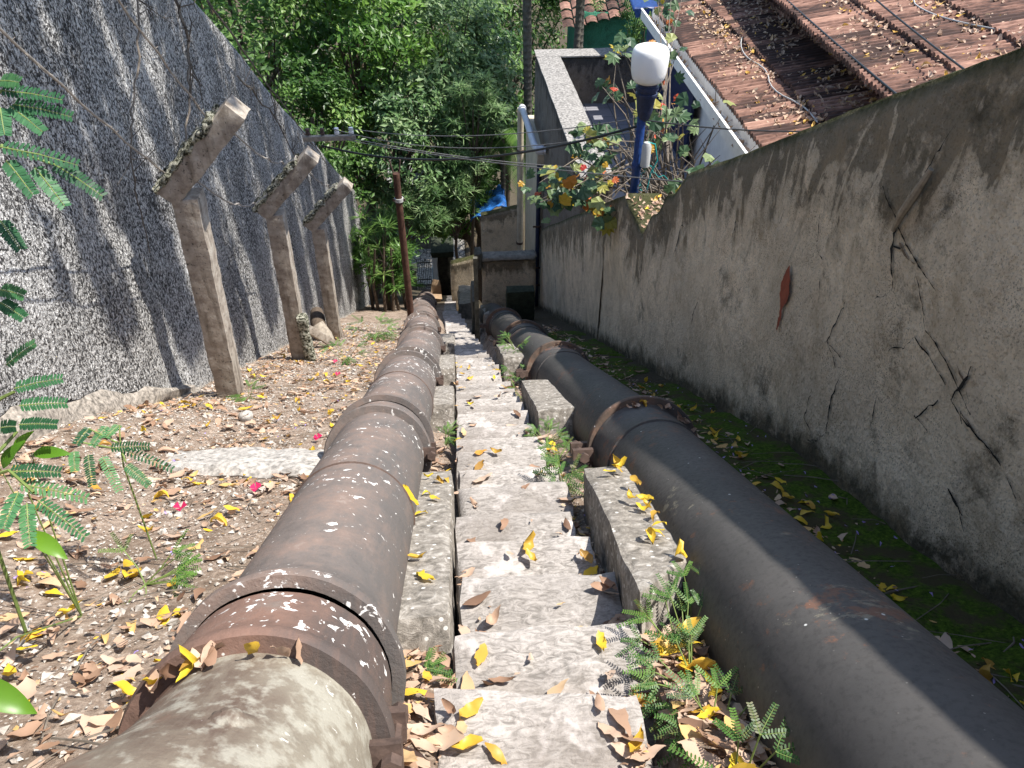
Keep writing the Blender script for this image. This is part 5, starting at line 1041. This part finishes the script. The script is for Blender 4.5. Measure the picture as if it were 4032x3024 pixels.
# palms beyond the terrace
def palm(x, y, h, r, nf, fl, label, seed, zb=None):
    q = random.Random(seed); b = Vector((x, y, zb if zb is not None else ground(x, y).z)); e = empty('palm_tree', b); tag(e, label, 'palm', 'palms behind the terrace'); prof = []
    t = 0
    while t < h: prof += [(t, r * 1.06), (t + .02, r * 1.06), (t + .03, r), (t + .13, r)]; t += .14
    MB().lathe(b, (q.uniform(-.03, .03), 0, 1), prof, 12).build('trunk', M_palmbark, e, smooth=True); V, Fq, T_ = [], [], []; top = b + Vector((0, 0, h)); st = MB()
    for k in range(nf):
        a = k * 2.4 + q.uniform(-.3, .3); el = q.uniform(-.1, 1.1); P = []
        for i in range(12): s = i / 11; P.append(top + Vector((math.cos(a) * math.cos(el) * s * fl, math.sin(a) * math.cos(el) * s * fl, math.sin(el) * s * fl - .75 * s * s * fl)))
        st.tube(P, [.014 * (1 - .8 * i / 12) for i in range(12)], 5, cap=False); tt = q.random()
        for i in range(44):
            s = .12 + .88 * i / 43; u = s * 11; i0 = min(10, int(u)); p = P[i0].lerp(P[i0 + 1], u - i0); d = (P[i0 + 1] - P[i0]).normalized(); sd = d.cross(Vector((0, 0, 1))).normalized()
            for sg in (-1, 1):
                ld = (sd * sg * .8 + d * .5 + Vector((0, 0, -.25))).normalized() * fl * .24 * math.sin(math.pi * min(1, s * .9 + .1)) ** .5; w = d * .012; i1 = len(V); V += [tuple(p - w), tuple(p + ld * .5 - w + Vector((0, 0, .02))), tuple(p + ld), tuple(p + w)]; Fq += [(i1, i1 + 1, i1 + 2, i1 + 3)]; T_ += [min(1, max(0, tt + q.uniform(-.2, .2)))] * 4
    st.build('rachis', M_stem, e); np_mesh('frond', V, Fq, M_green[0], e, tint=T_, smooth=False, loc=np.array(b))
palm(2.05, 18.6, 9.8, .10, 14, 2.2, 'palm with the thickest pale ringed trunk, behind the terrace corner', 1)
palm(2.85, 18.6, 9.3, .075, 12, 1.9, 'slender palm with drooping fronds between two other palm trunks', 2)
palm(3.22, 18.7, 10.2, .10, 12, 2.0, 'dark-trunked palm closest to the green house', 3)
palm(1.35, 18.4, 4.6, .06, 12, 1.7, 'short palm with arching fronds at the dark gap beside the terrace', 4)
gh = empty('green_house', (5.4, 25, -9)); tag(gh, 'far green house with a red tile roof behind the palms', 'house')
wall_box('wall', (4.0, 24.2, -9.5), (8.5, 26.5, -3.95), M_greenwall, gh, .4, .01, 3)
v_ = []; rf = MB()
V, Fq, T_ = [], [], []
for c in range(9):
    for t in range(16):
        i0 = len(V); tn = random.random()
        for a in (0, 1):
            for b in range(4): V.append((3.5 + t * .34 + .34 * b / 3, 23.9 + c * .36 + .4 * a, -4.35 + .20 * t * .34 / 1.0 * .9 + .45 * (c * .36 + .4 * a) + (.05 if b in (1, 2) else 0) + .06 * (1 - a))); T_.append(tn)
        for b in range(3): Fq.append((i0 + b, i0 + b + 1, i0 + 4 + b + 1, i0 + 4 + b))
np_mesh('roof', V, Fq, M_tile, gh, tint=T_, smooth=False)
tree('leafy_shrub', 'bright shrub between the green house and the terrace parapet', (3.9, 20.5, -4.9), (.8, .6, .7), 2200, .14, M_green[2], gz(3.9, 20.6), .05, 'shrub', 24)
tree('leafy_shrub', 'dark creeper-like shrub at the corner of the green house', (5.3, 21.5, -3.4), (.6, .6, .9), 2200, .12, M_green[0], gz(5.3, 21.6), .05, 'shrub', 24)
print('objects', len(bpy.data.objects))
